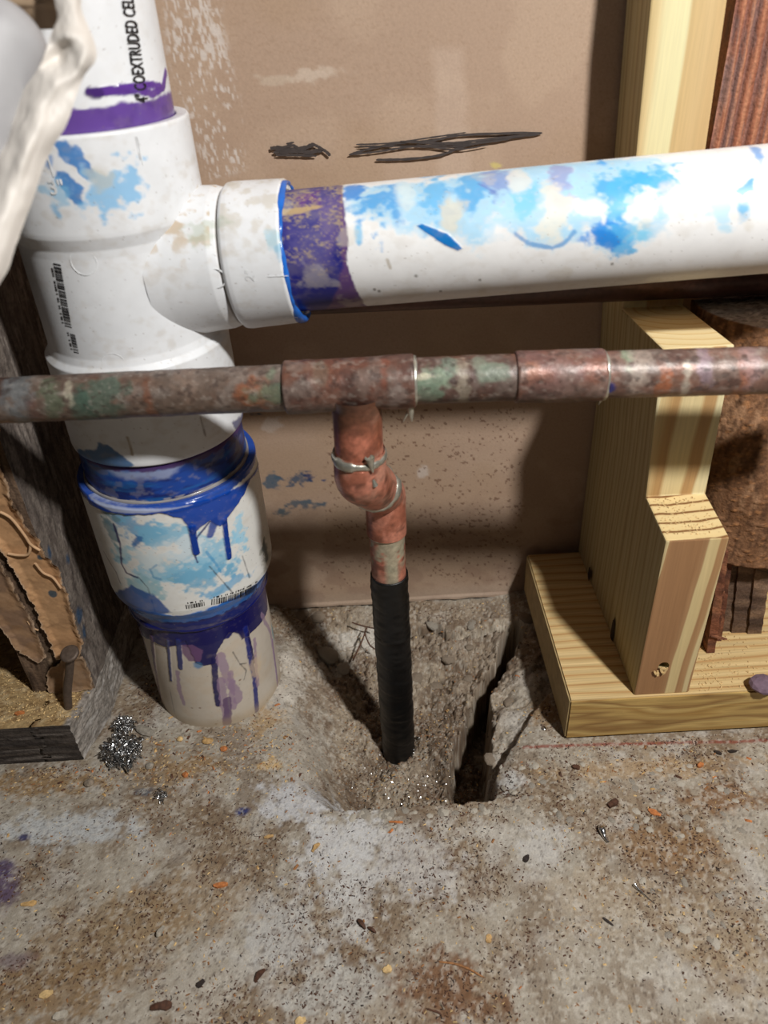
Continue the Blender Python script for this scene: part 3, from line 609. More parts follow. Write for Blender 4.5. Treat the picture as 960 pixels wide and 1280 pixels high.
# ================================================================== COPPER WATER LINE
copper = empty('copper_pipe', 'weathered copper water line crossing the picture with a tee dropping into the floor hole', 'pipe')
CU = (108, 78, 66)
def cupipe(name, A, B, prof, tints=(), parent=copper, base=CU, step=.0007, nf=90, gl=.2, bump=.0004, seed=0, metal=.12, label=None, or_=.45, gr_=.5):
    c = Cyl(A, B, prof, nf=nf, nb=24, step=step); p = Paint(c, base, gl, metal)
    f1 = fbm(c.P, 55, 5, 90+seed); f2 = fbm(c.P, 130, 5, 91+seed); f3 = fbm(c.P, 30, 4, 92+seed)
    p.put(.8*sstep(.45, .62, f3), (88, 66, 60)); p.put(or_*sstep(.52, .68, f1), (136, 88, 64), .4, metal=.3); p.put(gr_*sstep(.42, .66, f2), (126, 114, 106), metal=.05)
    for q, ru, rs, cl, al in tints: p.blob(q, ru, rs, cl, al*.85, 1.5, metal=.05)
    p.put(.28*sstep(.56, .74, fbm(c.P, 420, 4, 93+seed)), (170, 160, 150), 0, metal=0); p.put(.5*sstep(.60, .68, fbm(c.P, 300, 3, 94+seed)), (58, 42, 38))
    p.H += (f2-.5)*bump*2
    o = finish(name, c, p, M_COPPER, parent)
    if label: o['label'] = label
    return o, c
YC = -.166
def cpt(x, y): p_ = aty(x, y, YC); return aty(x, y, YC-.0375*p_[0])
r0 = .0112
ptL = cpt(-700, 533); ptA = cpt(357, 484.5); ptB = cpt(518, 476); ptC = cpt(643, 471.5); ptD = cpt(753, 468.5); ptR = cpt(1120, 458)
def run(A, B, r, e0=0, e1=0): L = float(np.linalg.norm(np.array(B)-np.array(A))); return [(-e0, r), (L+e1, r)]
cupipe('left_pipe', ptL, ptA, run(ptL, ptA, r0, 0, .004), [((60, 495), .02, .008, (92, 104, 84), .8), ((130, 500), .02, .012, (78, 98, 86), .9), ((105, 520), .02, .006, (70, 92, 80), .9), ((20, 490), .02, .012, (112, 116, 118), .9), ((85, 485), .01, .003, (180, 172, 152), .7), ((45, 515), .010, .006, (104, 74, 66), .8), ((190, 515), .02, .004, (118, 70, 46), .8), ((320, 490), .008, .012, (138, 82, 52), .9), ((345, 490), .006, .012, (92, 110, 92), .9), ((340, 465), .006, .004, (110, 124, 104), .8), ((230, 480), .03, .008, (126, 104, 90), .7)], seed=1, base=(104, 88, 78), or_=.18, gr_=.7)
Lt = np.linalg.norm(ptB-ptA); rt = .0130
cupipe('tee_fitting', ptA, ptB, [(-.0002, .0105), (0, rt-.0006), (.0008, rt), (.012, rt), (.016, rt-.0004), (Lt-.016, rt-.0004), (Lt-.012, rt), (Lt-.0008, rt), (Lt, rt-.0005), (Lt, .0105)], [((400, 462), .010, .003, (104, 116, 100), .7), ((480, 455), .016, .004, (130, 70, 50), .8), ((410, 480), .02, .008, (112, 72, 58), .7), ((440, 495), .012, .006, (70, 50, 44), .8), ((495, 495), .01, .005, (140, 130, 124), .6)], base=(104, 68, 56), seed=2)
cupipe('pipe', ptB, ptC, run(ptB, ptC, r0, .004, .004), [((545, 470), .008, .010, (126, 144, 122), .95), ((535, 490), .008, .008, (110, 126, 108), .9), ((560, 455), .008, .004, (110, 126, 112), .8), ((600, 455), .01, .004, (132, 140, 124), .8), ((620, 465), .006, .008, (122, 136, 120), .8), ((580, 490), .02, .004, (160, 150, 132), .7), ((525, 470), .002, .012, (196, 190, 164), .9)], base=(98, 72, 64), seed=3)
rc = .0125; Lc = np.linalg.norm(ptD-ptC)
cupipe('coupling', ptC, ptD, [(-.0001, .0105), (0, rc-.0006), (.0007, rc), (Lc-.0007, rc), (Lc, rc-.0005), (Lc, .0105)], [((665, 460), .006, .006, (168, 118, 96), .8), ((700, 470), .03, .008, (134, 104, 96), .6), ((715, 490), .02, .005, (112, 92, 84), .6)], base=(120, 86, 80), seed=4)
cupipe('right_pipe', ptD, ptR, run(ptD, ptR, r0, .004, 0), [((762, 486), .003, .003, (26, 44, 120), 1), ((830, 485), .014, .004, (160, 92, 56), .8), ((930, 485), .02, .004, (158, 92, 58), .8), ((785, 445), .01, .004, (150, 166, 140), .8), ((800, 460), .02, .006, (166, 150, 138), .8), ((880, 450), .02, .005, (150, 130, 140), .8), ((940, 455), .02, .005, (160, 134, 134), .7), ((860, 468), .016, .003, (196, 186, 170), .8)], base=(130, 98, 86), seed=5)
class _C: pass
def sring(A, B, s0, R, rt_, seed, name='solder_ring', col=(190, 186, 166), am=.5):
    fr = _C(); fr.A, fr.d, fr.e1, fr.e2, _ = frame(A, B)
    return bead(fr, s0, R, rt_, name, M_SOLDER, col, copper, am, 70, seed)
sring(ptB, ptC, 0, r0+.0003, .0009, 31); sring(ptD, ptR, 0, r0+.0002, .0008, 33)
# drop: branch collar, 45 elbows, lower pipe
def tube(pts, rad, n=28, seed=0, sub=8):
    P = smoothp(pts, sub); Rr = smoothp(np.array(rad)[:, None], sub)[:, 0]; m = len(P); V = []; up = np.array([0, -1., 0.])
    for i in range(m):
        d = P[min(i+1, m-1)]-P[max(i-1, 0)]; d /= np.linalg.norm(d); e1 = up-d*(up@d); e1 /= np.linalg.norm(e1); e2 = np.cross(d, e1)
        for j in range(n):
            t = 2*math.pi*j/n; V.append(P[i]+Rr[i]*(math.cos(t)*e1+math.sin(t)*e2))
    i = np.arange(m-1); j = np.arange(n); I, J = np.meshgrid(i, j, indexing='ij')
    Q = np.stack([I*n+J, I*n+(J+1) % n, (I+1)*n+(J+1) % n, (I+1)*n+J], -1).reshape(-1, 4)
    return np.array(V), Q
def cu_col(V, base, seed, dark=.5, sold=None):
    C = np.zeros((len(V), 3))+lin(base)
    def put(m, c): C[:] = C*(1-m[:, None])+lin(c)*m[:, None]
    put(.6*sstep(.52, .62, fbm(V*np.array([1, 1, .6]), 110, 4, seed)), (150, 84, 60)); put(dark*sstep(.54, .62, fbm(V, 150, 4, seed+1)), (92, 56, 44)); put(.5*sstep(.56, .64, fbm(V, 90, 4, seed+2)), (196, 150, 130))
    if sold is not None: put(sold, (176, 174, 150))
    return C
tb = cpt(444, 470); X1 = tb[0]
zt = aty(448, 566, YC)[2]
top_ax = np.array([X1, YC, tb[2]]); elb = np.array([aty(449, 566, YC)[0], YC, zt])
V, Q = tube([top_ax-[0, 0, .008], top_ax-[0, 0, .014], (top_ax+elb)/2, elb], [.0152, .0130, .0124, .0124], 40, sub=14)
tc_ = cu_col(V, (196, 122, 98), 101); mz = (.85*sstep(-.006, .012, V[:, 2]-elb[2]-.016+.012*(fbm(V, 120, 3, 6)-.5)))[:, None]; tc_ = tc_*(1-mz)+lin((96, 66, 50))*mz
o = mk('tee_branch', V, Q, M_COPPER, copper, True, tc_, .45, .25); o['label'] = 'branch of the copper tee, heat-reddened'
YL = -.122
low = np.array([.0010, YL, .15])
E0 = elb; E1 = E0-np.array([0, 0, .0135]); E4 = np.array([.0012, YL, .186]); dg_ = E4-E1; dn = dg_/np.linalg.norm(dg_)
J = E1+dg_*.55
V, Q = tube([E0+[0, 0, .002], E0-[0, 0, .004], E1-[0, 0, .001], E1+dg_*.22-[0, 0, .0012], E1+dg_*.40, J], [.0133, .0135, .0137, .0137, .0136, .0134], 44, sub=14)
o = mk('elbow', V, Q, M_COPPER, copper, True, cu_col(V, (204, 134, 112), 111, .7), .5, .3); o['label'] = 'upper copper elbow bending right and back'
V, Q = tube([J-dn*.004, J+dn*.002, E1+dg_*.80, E4+[0, 0, .002], E4-[0, 0, .010], [low[0], YL, .1600]], [.0119, .0121, .0122, .0123, .0123, .0124], 44, sub=14)
o = mk('elbow', V, Q, M_COPPER, copper, True, cu_col(V, (200, 132, 110), 121, .5), .5, .3); o['label'] = 'lower copper elbow turning down again'
sring(E0, E1, .001, .0130, .0022, 41); sring(J, J+dn, .0002, .0126, .0026, 43)
ztape = aty(486, 716, YL)[2]
V, Q = tube([[low[0], YL, .1605], [low[0], YL, .145], [low[0], YL, ztape-.005]], [.0111]*3, 40, sub=30)
so = np.clip(sstep(.155, .160, V[:, 2])+sstep(.48, .56, fbm(V, 120, 3, 131))*sstep(ztape+.004, ztape+.02, V[:, 2])+sstep(.005, .0028, np.abs(V[:, 0]-low[0]-.002))*(V[:, 1] < YL), 0, 1)*.85
mk('pipe', V, Q, M_COPPER, copper, True, cu_col(V, (198, 128, 108), 133, .6, so), .4, .3)
sring([low[0], YL, .1602], [low[0], YL, 0], .0, .0114, .0009, 45)
# solder runs hanging from the joints
def drip(pts, rad, name='solder_drip'):
    V, Q = tube(np.array(pts), rad, 10, sub=6); return mk(name, V, Q, M_SOLDER, copper, True)
def pxp(L, Y): return [aty(x, y, Y) for x, y in L]
drip(pxp([(512, 503), (513, 513), (514, 522), (515, 527)], YC-.004), [.0016, .0018, .0010, .0002]); drip(pxp([(513, 512), (508, 519), (504, 527)], YC-.004), [.0010, .0007, .0002])
drip(pxp([(462, 572), (464, 582), (466, 590)], YC-.0135), [.0026, .0014, .0006]); drip(pxp([(466, 599), (469, 607)], YC-.0125), [.0006, .0016]); drip(pxp([(752, 494), (751, 500), (748, 506)], YC-.006), [.0010, .0006, .0002])
# black taped section
bot = aty(499, 946, YL); tp = np.array([low[0], YL, ztape])
c = Cyl(tp, bot, [(0, .0112), (.0001, .0121), (.05, .0121), (.0505, .0124), (.0535, .0124), (.054, .0121), (np.linalg.norm(tp-bot)+.006, .0123)], nf=60, nb=30, step=.0012)
H = (fbm(c.P*np.array([1, 1, 2.5]), 120, 3, 141)-.5)*.0010+.0004*sstep(.4, .5, (c.s*38+c.a*.16) % 1); P = c.P+c.nrm*H[:, None]
o = mk('black_tape', P, c.Q, M_TAPE, copper, True); o['label'] = 'black tape wrapped round the lower pipe'
at_base(copper, tuple(bot))
# dark pipe lying behind the branch pipe
q0 = np.array([-.02, -.046, aty(560, 369, -.046)[2]]); q1 = aty(960, 360, -.046); q1 = q0+(q1-q0)*2.0
zz0 = aty(700, 369, -.046)[2]
q0 = np.array([-.06, -.048, aty(640, 352, -.048)[2]]); q1 = np.array([.6, -.048, aty(940, 353, -.048)[2]])
c = Cyl(q0, q1, [(0, .0), (.0001, .0125), (.62, .0125)], nf=60, nb=20, step=.003); p = Paint(c, (74, 50, 46), .5, .3)
p.put(.6*sstep(.5, .65, fbm(c.P*np.array([.4, 1, 1]), 80, 4, 151)), (104, 74, 66)); p.put(.5*sstep(.55, .65, fbm(c.P, 60, 4, 152)), (44, 32, 32))
o = finish('old_pipe', c, p, M_COPPER, None); tag(o, 'dark maroon old pipe running level behind the white branch pipe', 'pipe')

# ================================================================== NEW STUD AND SILL PLATE
W_FRONT = wood('treated_pine_front', [(0, (172, 134, 94)), (.05, (160, 120, 84)), (.50, (156, 116, 80)), (.60, (168, 130, 92)), (.62, (212, 190, 140)), (.78, (208, 184, 134)), (.80, (168, 128, 88)), (.90, (176, 138, 96)), (.93, (208, 188, 142))], 'X', 26, .016, (6, 6, 8), .10, .55, .1, off=-.0058)
W_FRONTU = wood('treated_pine_front_pale', [(0, (196, 172, 122)), (.1, (212, 190, 142)), (.2, (226, 216, 170)), (.48, (228, 220, 174)), (.52, (204, 176, 126)), (.75, (208, 180, 132)), (.9, (202, 172, 124))], 'X', 25, .010, (8, 8, 5), .08, .55, .08, off=.0112)
W_FRONTM = wood('treated_pine_cut_face', [(0, (214, 192, 142)), (.2, (186, 148, 98)), (.28, (182, 144, 96)), (.34, (220, 200, 152)), (.6, (222, 202, 152)), (.66, (186, 148, 100)), (.8, (188, 150, 102)), (.84, (226, 212, 168))], 'X', 25.5, .010, (10, 10, 10), .10, .6, .15, off=.0)
W_SIDE = wood('treated_pine_side', [(0, (178, 164, 122)), (.2, (168, 150, 108)), (.3, (184, 170, 130)), (.62, (176, 160, 118)), (.7, (156, 136, 96)), (.9, (182, 166, 124))], 'Y', 75, .03, (10, 22, 2.5), .16, .6, .15, (700, 900, 18))
W_TOP = wood('treated_pine_plate', [(0, (218, 190, 138)), (.35, (210, 178, 124)), (.5, (186, 142, 92)), (.62, (212, 182, 128)), (.9, (222, 194, 142))], 'Y', 120, .035, (4, 14, 14), .22, .55, .15, (18, 900, 900))
W_PFRONT = wood('treated_pine_plate_edge', [(0, (192, 160, 98)), (.3, (166, 130, 74)), (.5, (200, 170, 108)), (.7, (146, 112, 66)), (.9, (186, 154, 94))], 'Z', 42, .07, (9, 10, 60), .2, .45, .15, (30, 900, 900))
def end_grain(name, cx, cy, cols, freq, groove=.6):
    m, t, b = nt(name); L = t.links.new; tc = t.nodes.new('ShaderNodeTexCoord')
    mp = N(t, 'ShaderNodeMapping', Location=(-cx, -cy, 0)); L(tc.outputs['Object'], mp.inputs[0]); mp.inputs['Scale'].default_value = (1, 1, 0)
    nz = N(t, 'ShaderNodeTexNoise', Scale=60, Detail=3.0); L(tc.outputs['Object'], nz.inputs['Vector'])
    ln = N(t, 'ShaderNodeVectorMath', _operation='LENGTH'); L(mp.outputs[0], ln.inputs[0])
    a = N(t, 'ShaderNodeMath', _operation='MULTIPLY_ADD', i1=.0035); L(nz.outputs[0], a.inputs[0]); L(ln.outputs['Value'], a.inputs[2])
    f = N(t, 'ShaderNodeMath', _operation='MULTIPLY', i1=freq); L(a.outputs[0], f.inputs[0]); fr = N(t, 'ShaderNodeMath', _operation='FRACT'); L(f.outputs[0], fr.inputs[0])
    cr = t.nodes.new('ShaderNodeValToRGB'); e = cr.color_ramp.elements
    for i, (p_, c_) in enumerate(cols):
        el = e[i] if i < 2 else e.new(p_); el.position = p_; el.color = (*lin(c_), 1)
    L(fr.outputs[0], cr.inputs[0]); L(cr.outputs[0], b.inputs['Base Color']); b.inputs['Roughness'].default_value = .75; b.inputs['Specular IOR Level'].default_value = .2
    bp = N(t, 'ShaderNodeBump', Strength=groove, Distance=.001); L(cr.outputs[0], bp.inputs['Height']); L(bp.outputs[0], b.inputs['Normal']); return m
W_END = end_grain('sawn_end_rings', .170, .02, [(0, (226, 202, 150)), (.6, (222, 196, 142)), (.72, (122, 84, 48)), (.82, (140, 98, 58)), (.9, (222, 196, 144))], 130)
W_ENDP = end_grain('sawn_end_pale', .185, -.05, [(0, (228, 210, 164)), (.7, (224, 202, 152)), (.8, (208, 178, 122)), (.95, (226, 206, 158))], 110, .3)
stud = empty('wall_stud', 'new yellow pine stud with two stepped notches, standing on the new sill plate', 'stud')
def sx0(z): return float(np.interp(z, [0, .17, .25, .36, .43], [.1605, .1600, .1555, .1490, .1480]))
def sx1(z): return float(np.interp(z, [0, .17, .25, .36, .43], [.1972, .1966, .1945, .1882, .1870]))
YM, YU = -.122, -.045
z1, z2, z3 = float(aty(794, 622, YM)[2]), float(aty(814, 437, YM)[2]), float(aty(787, 385, YU)[2])
pr_ = {'b0': (-.003, .0405), 'f0': (-.1605, .0405), 'f1': (-.1605, .171), 'm1': (YM, z1), 'm2': (YM, z2), 'u3': (YU, z3), 'u4': (YU, .43), 'u5': (YU, 1.2), 'b5': (-.003, 1.2), 'b4': (-.003, .43), 'b3': (-.003, z3), 'b1': (-.003, z1)}
prof = [(-.003, .0405), (-.1605, .0405), (-.1605, .171), (YM, z1)]
bm = bmesh.new(); L_ = {k: bm.verts.new((sx0(z), y, z)) for k, (y, z) in pr_.items()}; R_ = {k: bm.verts.new((sx1(z), y, z)) for k, (y, z) in pr_.items()}
loop = list(pr_); mi_ = {'f0': 1, 'f1': 3, 'm1': 2, 'm2': 4, 'u3': 5, 'u4': 5}
for i, k in enumerate(loop):
    j = loop[(i+1) % len(loop)]; f = bm.faces.new((L_[k], L_[j], R_[j], R_[k])); f.material_index = mi_.get(k, 0)
for T_ in (L_, R_):
    for q in (('b0', 'f0', 'f1', 'm1', 'b1'), ('b1', 'm1', 'm2', 'u3', 'b3'), ('b3', 'u3', 'u4', 'b4'), ('b4', 'u4', 'u5', 'b5')): bm.faces.new([T_[k] for k in q]).material_index = 0
bmesh.ops.recalc_face_normals(bm, faces=bm.faces)
ed = [e for e in bm.edges if len(e.link_faces) == 2 and e.calc_face_angle() > .45]
bmesh.ops.bevel(bm, geom=ed, offset=.0011, segments=2, affect='EDGES', profile=.5, material=-1)
me = bpy.data.meshes.new('timber'); bm.to_mesh(me); bm.free()
for mm in (W_SIDE, W_FRONT, W_FRONTM, W_END, W_ENDP, W_FRONTU): me.materials.append(mm)
tim = bpy.data.objects.new('timber', me); COL.objects.link(tim); tim.parent = stud
# screw hole bored in the front face
hc = aty(829, 830, -.1605)
cv_, cq = tube([hc+[0, -.01, 0], hc+[.001, .004, -.003], hc+[.0015, .014, -.006]], [.0038, .0034, .0028], 14, sub=3)
cv_ = list(cv_); nn = len(cv_); Qc = [tuple(q) for q in cq]+[tuple(range(13, -1, -1)), tuple(range(nn-14, nn))]
cut = mk('cut', cv_, Qc, M_DARK, None, False)
bmc = bmesh.new(); bmc.from_mesh(cut.data); bmesh.ops.recalc_face_normals(bmc, faces=bmc.faces); bmc.to_mesh(cut.data); bmc.free()
bo = tim.modifiers.new('b', 'BOOLEAN'); bo.operation = 'DIFFERENCE'; bo.object = cut; bo.solver = 'EXACT'
dg = bpy.context.evaluated_depsgraph_get(); dg.update(); nm = bpy.data.meshes.new_from_object(tim.evaluated_get(dg)); tim.modifiers.clear(); tim.data = nm
bpy.data.objects.remove(cut)
def shard(L, W_, T, seed=0, curl=0.):
    r = random.Random(seed); V = []; k = 4
    for i in range(k+1):
        t = i/k; w = W_*(.6+.5*r.random())*(1-.55*abs(2*t-1)**2); z = curl*math.sin(t*3.1)+T*.3*r.random()
        for sg, zz in ((-1, 0), (1, 0), (1, T), (-1, T)): V.append(((t-.5)*L, sg*w/2, z+zz))
    Q = [(4*i+j, 4*i+(j+1) % 4, 4*i+4+(j+1) % 4, 4*i+4+j) for i in range(k) for j in range(4)]+[(3, 2, 1, 0), (4*k, 4*k+1, 4*k+2, 4*k+3)]
    return np.array(V), Q
def rotm(rx, ry, rz): return np.array(Matrix.Rotation(rz, 3, 'Z') @ Matrix.Rotation(ry, 3, 'Y') @ Matrix.Rotation(rx, 3, 'X'))
ps = []
for i, (dx, dz, rr, ln) in enumerate([(-.001, -.004, 1.2, .006), (.0015, -.0055, 1.9, .007), (-.003, -.007, 1.4, .005), (.0005, -.003, .4, .005), (-.0045, -.0065, 1.0, .004)]):
    V, Q = shard(ln, .0022, .0006, i); V = V@rotm(1.4, 0, 0).T@rotm(0, rr, 0).T+hc+[dx, -.001, dz]; ps.append((V, Q))
V, Q = joinm(ps); o = mk('splinters', V, Q, M_SAWL, stud, False); o['label'] = 'torn pale splinters round the bored hole'
# end of dark knots on the side face
def knot(px, x, ry, rz):
    cpos = atx(px[0], px[1], x); V = [(x-.0004, cpos[1], cpos[2])]; k = 18
    for i in range(k): t = 2*math.pi*i/k; rr = 1+.2*random.random(); V.append((x-.0003, cpos[1]+ry*math.cos(t)*rr, cpos[2]+rz*math.sin(t)*rr))
    mk('knot', V, [(0, 1+i, 1+(i+1) % k) for i in range(k)], M_DARK if ry < .004 else M_BROWN, stud, False)
knot((737, 717), .1590, .0030, .0060); knot((766, 790), .1600, .0032, .012)
at_base(stud, (.178, -.08, .0405))
# sill plate
plate = empty('sill_plate', 'new yellow pine sill plate lying on the floor at the right', 'board')
PX0, PX1, PY0, PY1 = .1170, .62, -.1625, -.004
bm = bmesh.new(); vv = [bm.verts.new(v) for v in [(PX0, PY0, .0022), (PX1, PY0, .0022), (PX1, PY1, .0022), (PX0, PY1, .0022), (PX0, PY0, .0405), (PX1, PY0, .0405), (PX1, PY1, .0405), (PX0, PY1, .0405)]]
for k, q in enumerate(BOXQ): f = bm.faces.new([vv[i] for i in q]); f.material_index = [0, 0, 1, 2, 1, 2][k]
bmesh.ops.bevel(bm, geom=bm.edges[:], offset=.0012, segments=2, affect='EDGES', material=-1)
me = bpy.data.meshes.new('timber'); bm.to_mesh(me); bm.free()
for mm in (W_TOP, W_PFRONT, W_PEND): me.materials.append(mm)
o = bpy.data.objects.new('timber', me); COL.objects.link(o); o.parent = plate
at_base(plate, (.3, -.08, .002))

# ================================================================== OLD TIMBER
def roughbox(name, lo, hi, st, colfn, parent, amp=.001, sc=120, stretch=(1, 1, 1), seed=0, taper=None, mat=M_OLD):
    lo = np.array(lo, float); hi = np.array(hi, float); Vs = []; Qs = []; n = 0; fc = []
    nn = [max(2, int((hi[i]-lo[i])/st[i])+1) for i in range(3)]
    for ax in range(3):
        u, v = [(1, 2), (2, 0), (0, 1)][ax]
        for sd in (0, 1):
            a, b_ = np.meshgrid(np.linspace(lo[u], hi[u], nn[u]), np.linspace(lo[v], hi[v], nn[v]), indexing='ij')
            P = np.zeros((a.size, 3)); P[:, u] = a.ravel(); P[:, v] = b_.ravel(); P[:, ax] = hi[ax] if sd else lo[ax]
            q = gridq(nn[u], nn[v]); q = q if sd else q[:, ::-1]
            Vs.append(P); Qs.append(q+n); n += len(P); fc += [ax*2+sd]*len(P)
    P = np.concatenate(Vs); Q = np.concatenate(Qs); fc = np.array(fc); S_ = np.array(stretch)
    D = np.stack([fbm(P*S_, sc, 4, seed+k)-.5 for k in range(3)], -1)*amp*2
    col, gl = colfn(P, fc); P2 = P+D
    if taper: P2 = taper(P2)
    o = mk(name, P2, Q, mat, parent, True, col, gl, 0); return o
def grain(P, stretch, sc, seed, cols):
    f = fbm(P*np.array(stretch), sc, 5, seed); f2 = fbm(P*np.array(stretch), sc*3.1, 3, seed+1)
    C = np.zeros((len(P), 3))+lin(cols[0])
    for m, c_ in ((sstep(.42, .52, f), cols[1]), (sstep(.55, .64, f), cols[2]), (.7*sstep(.56, .62, f2), cols[3])): C = C*(1-m[:, None])+lin(c_)*m[:, None]
    return C
# left plate
def cf(P, fc):
    C = grain(P, (.08, 1, 1), 260, 201, [(84, 76, 70), (64, 58, 54), (112, 104, 98), (40, 34, 32)])
    e = grain(P, (1, .25, .6), 300, 205, [(166, 158, 150), (142, 134, 126), (184, 178, 172), (104, 98, 92)]); C[fc == 1] = e[fc == 1]
    tq = (fc == 5) & (P[:, 0] < -.2165); t_ = grain(P, (1, 1, 1), 200, 209, [(176, 150, 108), (158, 130, 90), (190, 168, 130), (112, 84, 56)]); C[fc == 5] = e[fc == 5]; C[tq] = t_[tq]
    return C, 0
oplate = empty('sill_plate', 'old dark grey weathered sill plate at the left edge, dusty on top', 'board')
roughbox('timber', (-.6, -.157, .0015), (-.211, -.004, .038), (.003, .0015, .0012), cf, oplate, .0013, 240, (.15, 1, 1), 210, taper=lambda P: P+np.stack([(P[:, 1] < -.12)*(-.12-P[:, 1])*-.25*(P[:, 0] > -.24), 0*P[:, 0], 0*P[:, 0]], -1))
at_base(oplate, (-.35, -.08, .0015))
# left stud
def cf(P, fc):
    C = grain(P, (1, 1, .1), 220, 221, [(118, 96, 78), (96, 78, 64), (142, 120, 98), (62, 48, 40)])
    e = grain(P, (1, 1, .12), 240, 225, [(122, 112, 104), (100, 90, 84), (140, 130, 122), (76, 68, 64)]); C[fc == 1] = e[fc == 1]
    Fk = Flat(P, P[:, 1], P[:, 2], lambda x, y: atx(x, y, -.211)[1:]); q = Paint.__new__(Paint); q.b = Fk
    q.C = C; q.G = np.zeros(len(P)); q.M = q.G; q.H = q.G; q.n1 = fbm(P, 260, 3, 1)-.5; q.n2 = fbm(P, 90, 4, 2)-.5; q.n3 = q.n1
    for px, r_ in (((100, 768), .005), ((86, 700), .003), ((106, 790), .004), ((62, 690), .003)): q.blob(px, r_, r_*1.6, (44, 74, 104), .8, 1.2)
    return q.C, 0
ostud = empty('wall_stud', 'old weathered stud at the left edge with torn brown paper stuck to its face', 'stud')
roughbox('timber', (-.2545, -.1255, .0385), (-.2115, -.004, 1.1), (.0015, .002, .0015), cf, ostud, .0014, 200, (1, 1, .15), 230)
def papersheet(px_poly, Y, name, col, seed, lift=.0022, parent=None, thick=.0011):
    pts = np.array([aty(x, y, Y)[[0, 2]] for x, y in px_poly]); lo_, hi_ = pts.min(0), pts.max(0)
    st = .00055; us = np.arange(lo_[0]-.002, hi_[0]+.002, st); vs = np.arange(lo_[1]-.002, hi_[1]+.002, st)
    A, B = np.meshgrid(us, vs, indexing='ij'); P = np.stack([A.ravel(), 0*A.ravel()+Y, B.ravel()], -1)
    Fk = Flat(P, P[:, 0], P[:, 2], None); q = Paint(Fk, col); d = q.dist(pts, np.arange(len(P)), True)+.0024*(q.n1*1.5+q.n2)
    keep = d < 0; G = gridq(len(us), len(vs)); G = G[keep[G].all(1)]
    P[:, 1] = Y-lift*sstep(-.005, -.0003, d)*(.35+fbm(P, 60, 3, seed))-.0012*(fbm(P, 120, 3, seed+1))-.0012
    q.put(.5*sstep(.5, .62, fbm(P, 50, 4, seed+2)), (176, 140, 104)); q.put(.5*sstep(.5, .62, fbm(P, 130, 4, seed+3)), (150, 116, 84)); q.put(.8*sstep(-.0014, -.0002, d), (206, 178, 150))
    for px, r_ in (((67, 740), .0032), ((51, 694), .0022)):
        cc = aty(*px, Y)[[0, 2]]; dd_ = np.hypot(P[:, 0]-cc[0], P[:, 2]-cc[1])+q.n1*.003; q.put(.9*(1-sstep(r_*.7, r_, dd_)), (44, 70, 84))
    us_ = np.unique(G); rm = -np.ones(len(P), int); rm[us_] = np.arange(len(us_)); V1 = P[us_]; V2 = V1+[0, thick, 0]; C = q.C[us_]; G = rm[G]; k = len(V1)
    o = mk(name, np.vstack([V1, V2]), np.vstack([G[:, ::-1] if False else G, G[:, ::-1]+k]), M_PAPER, parent, True, np.vstack([C, C]), 0, 0)
    return o
papersheet([(0, 470), (-26, 470), (-60, 560), (-30, 640), (4, 684), (30, 728), (54, 776), (72, 820), (100, 818), (106, 800), (95, 770), (84, 735), (74, 705), (58, 690), (52, 672), (34, 655), (14, 610), (2, 574)], -.1262, 'torn_paper', (186, 144, 104), 240, parent=ostud)
papersheet([(60, 836), (78, 822), (104, 818), (114, 836), (117, 858), (80, 864), (62, 862)], -.1258, 'torn_paper', (150, 122, 96), 250, .0010, parent=ostud)
papersheet([(-60, 640), (-20, 660), (8, 710), (40, 770), (60, 818), (50, 826), (20, 806), (-10, 760), (-60, 690)], -.1256, 'torn_paper', (136, 108, 86), 260, .0016, parent=ostud)
def curl(px, Y, w, name='paper_curl'):
    P = np.array([aty(x, y, Y) for x, y in px]); V, Q = tube(P, [w]*len(px), 8, sub=6); mk(name, V, Q, M_CURL, ostud, True)
M_CURL = plain('torn_paper_edge', (198, 160, 122), .8, 0, .2, 500, .15)
curl([(0, 640), (14, 648), (30, 668), (38, 680), (50, 688)], -.1305, .0009); curl([(10, 692), (24, 694), (36, 692), (38, 678)], -.1300, .0009); curl([(44, 704), (54, 716), (66, 722), (76, 735)], -.1300, .0008); curl([(34, 776), (40, 784), (48, 788)], -.1275, .0006)
at_base(ostud, (-.233, -.065, .0385))
# big nail standing on the old plate
nb = atz(84, 884, .038); nh = aty(88, 818, nb[1]-.004)
nail = empty('nail', 'thick rusty nail standing bent on the old plate in front of the left stud', 'nail')
V, Q = tube([nb-[0, 0, .004], nb+(nh-nb)*.3+[-.0006, 0, 0], nb+(nh-nb)*.7, nh], [.0026, .0029, .0027, .0028], 14, sub=5); mk('shank', V, Q, M_IRON, nail, True)
c = Cyl(nh-[0, 0, .0002], nh+np.array([-.002, -.010, .03]), [(0, .0), (.0002, .0058), (.0016, .0062), (.0026, .0056), (.003, .0)], nf=20, nb=12, step=.001); mk('head', c.P, c.Q, M_IRON, nail, True)
at_base(nail, tuple(nb))
